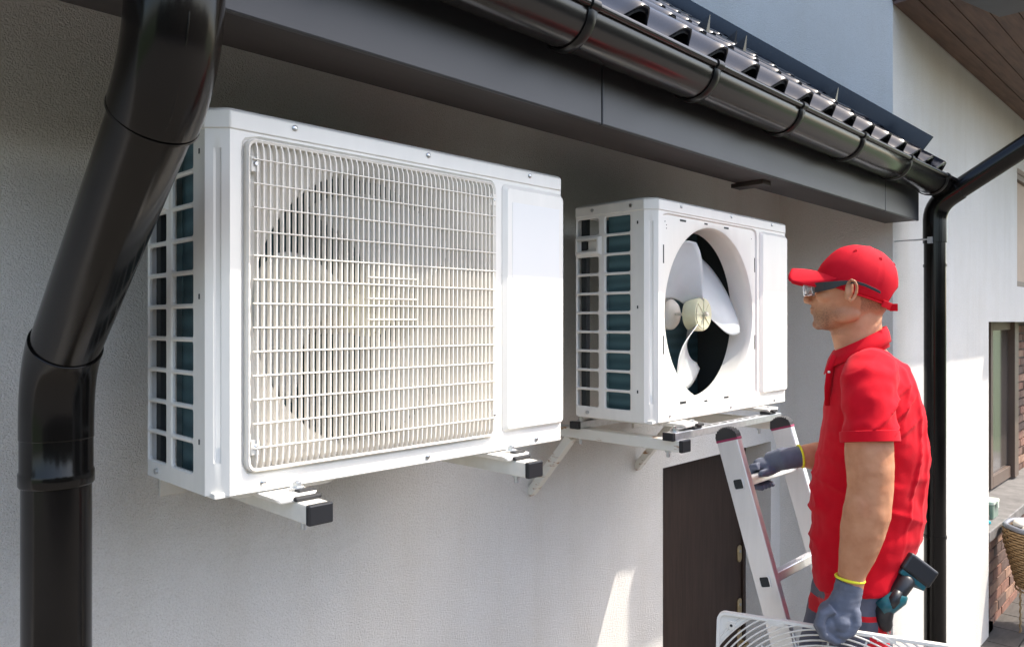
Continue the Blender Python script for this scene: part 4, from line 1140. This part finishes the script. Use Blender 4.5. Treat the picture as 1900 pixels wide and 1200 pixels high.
MB().tube([q(1645, 1118, -0.155), q(1640, 1135, -0.155), q(1640, 1150, -0.155), q(1643, 1160, -0.155), q(1646, 1168, -0.155)], [.022, .023, .020, .018, .010], 22).build('chuck', M['blackplastic'], drl, smooth=35)
MB().tube([q(1645, 1165, -0.155), q(1650, 1180, -0.155)], [.0045, .0035], 8).build('drill_bit', M['steel'], drl)
MB().tube([q(1672, 1040, -0.10), q(1682, 1030, -0.12), q(1690, 1040, -0.130)], .012, 10).build('holster_clip', M['blackplastic'], drl, smooth=True)

# --- removed fan guard carried in the hand
gl_, gr_ = W(1.857, 1.033, -.782), W(2.042, .486, -.775)
fg = thing('fan_guard', ((gl_+gr_)/2).to_tuple(), 'removed cream fan guard with round wire rings carried in the hanging gloved hand', 'fan guard')
dirx = (gr_-gl_).normalized(); dirn = dirx.cross(UP).normalized(); 
if dirn.dot(Vector((-1, -.3, 0))) < 0: dirn = -dirn
dwn = (-UP*.985+dirn*.17).normalized(); 
HW = .29
def fp(a, b, n_=0): return dirx*a+dwn*b+dirn*n_     # a across, b down from the top edge
R_ = rrect(-HW, HW, 0, 2*HW-.0, .022, 5)
ring_pts = [fp(a, b) for a, b in R_]+[fp(*R_[0])]
mb = MB()
for k in range(len(R_)): pass
o1 = rrect(-HW, HW, 0, 2*HW, .022, 5); o2 = rrect(-HW+.008, HW-.008, .008, 2*HW-.008, .015, 5)
mb.loft([[fp(a, b, .008) for a, b in o1], [fp(a, b, -.008) for a, b in o1], [fp(a, b, -.008) for a, b in o2], [fp(a, b, .008) for a, b in o2], [fp(a, b, .008) for a, b in o1]], caps=False)
mb.build('frame', M['cream'], fg, smooth=35, bevel=.0015)
cb_ = HW; rn = [.035+.0125*k for k in range(27)]
for r_ in rn:
    runs = []; cur = []
    for k in range(145):
        a_ = 2*pi*k/144+pi/4; x_, y_ = r_*cos(a_), r_*sin(a_)
        if abs(x_) < HW-.003 and abs(y_) < HW-.003: cur.append(fp(x_, cb_+y_, max(0, .010+.012*(1-(r_/.28)**2))))
        elif cur: runs.append(cur); cur = []
    if cur: runs.append(cur)
    for P_ in runs:
        if len(P_) > 3: MB().tube(P_, .0023, 6, caps=False).build('ring', M['cream'], fg, smooth=True)
# outer arcs filling the corners, spokes, corner gussets
for k in range(20):
    a_ = 2*pi*(k+.5)/20; re = .283
    MB().tube([fp(.03*cos(a_), cb_+.03*sin(a_), .020), fp(.16*cos(a_+.05), cb_+.16*sin(a_+.05), .014), fp(re*cos(a_+.12), cb_+re*sin(a_+.12), .006)], .0026, 6).build('spoke', M['cream'], fg, smooth=True)
MB().tube([fp(0, cb_, .016), fp(0, cb_, .026)], [.038, .036], 24).build('hub_disc', M['cream'], fg)
for sa, sb in ((-1, 0), (1, 0), (-1, 1), (1, 1)):
    def cr(a, b): return (sa*(HW-.006-a), (.006+b) if sb == 0 else 2*HW-.006-b)
    # gusset: square corner minus the ring circle
    P1 = [cr(0, 0)]; 
    poly = [cr(.002, .002), cr(.085, .002)]
    for k in range(9):
        th0 = atan2(cb_-(.008 if sb == 0 else 2*HW-.008), 0)
        q0 = cr(.085, .002); q1 = cr(.002, .085)
        A0 = atan2(q0[1]-cb_, q0[0]); A1 = atan2(q1[1]-cb_, q1[0])
        dA = (A1-A0+pi) % (2*pi)-pi; a_ = A0+dA*k/8
        rr_ = sqrt(q0[0]**2+(q0[1]-cb_)**2)*(1-k/8)+sqrt(q1[0]**2+(q1[1]-cb_)**2)*(k/8)
        poly.append((rr_*cos(a_), cb_+rr_*sin(a_)))
    poly.append(cr(.002, .085))
    mb = MB(); mb.loft([[fp(a, b, -.002) for a, b in poly], [fp(a, b, .001) for a, b in poly]]); mb.build('corner_gusset', M['cream'], fg)
    c_ = cr(.032, .026); mb = MB(); mb.tube([fp(c_[0], c_[1], 0), fp(c_[0], c_[1], .007)], .011, 18); mb.build('screw_boss', M['cream'], fg)
    mb = MB(); mb.tube([fp(c_[0], c_[1], .006), fp(c_[0], c_[1], .0076)], .0038, 12); mb.build('screw_hole', M['dark'], fg)
for a in (-.14, .12):
    MB().loft([[fp(a-.02, .002, .0085), fp(a+.022, .002, .0085), fp(a+.022, .014, .0095), fp(a-.02, .014, .0095)], [fp(a-.02, .002, .0055), fp(a+.022, .002, .0055), fp(a+.022, .014, .0055), fp(a-.02, .014, .0055)]]).build('clip_tab', M['clothwhite'], fg)
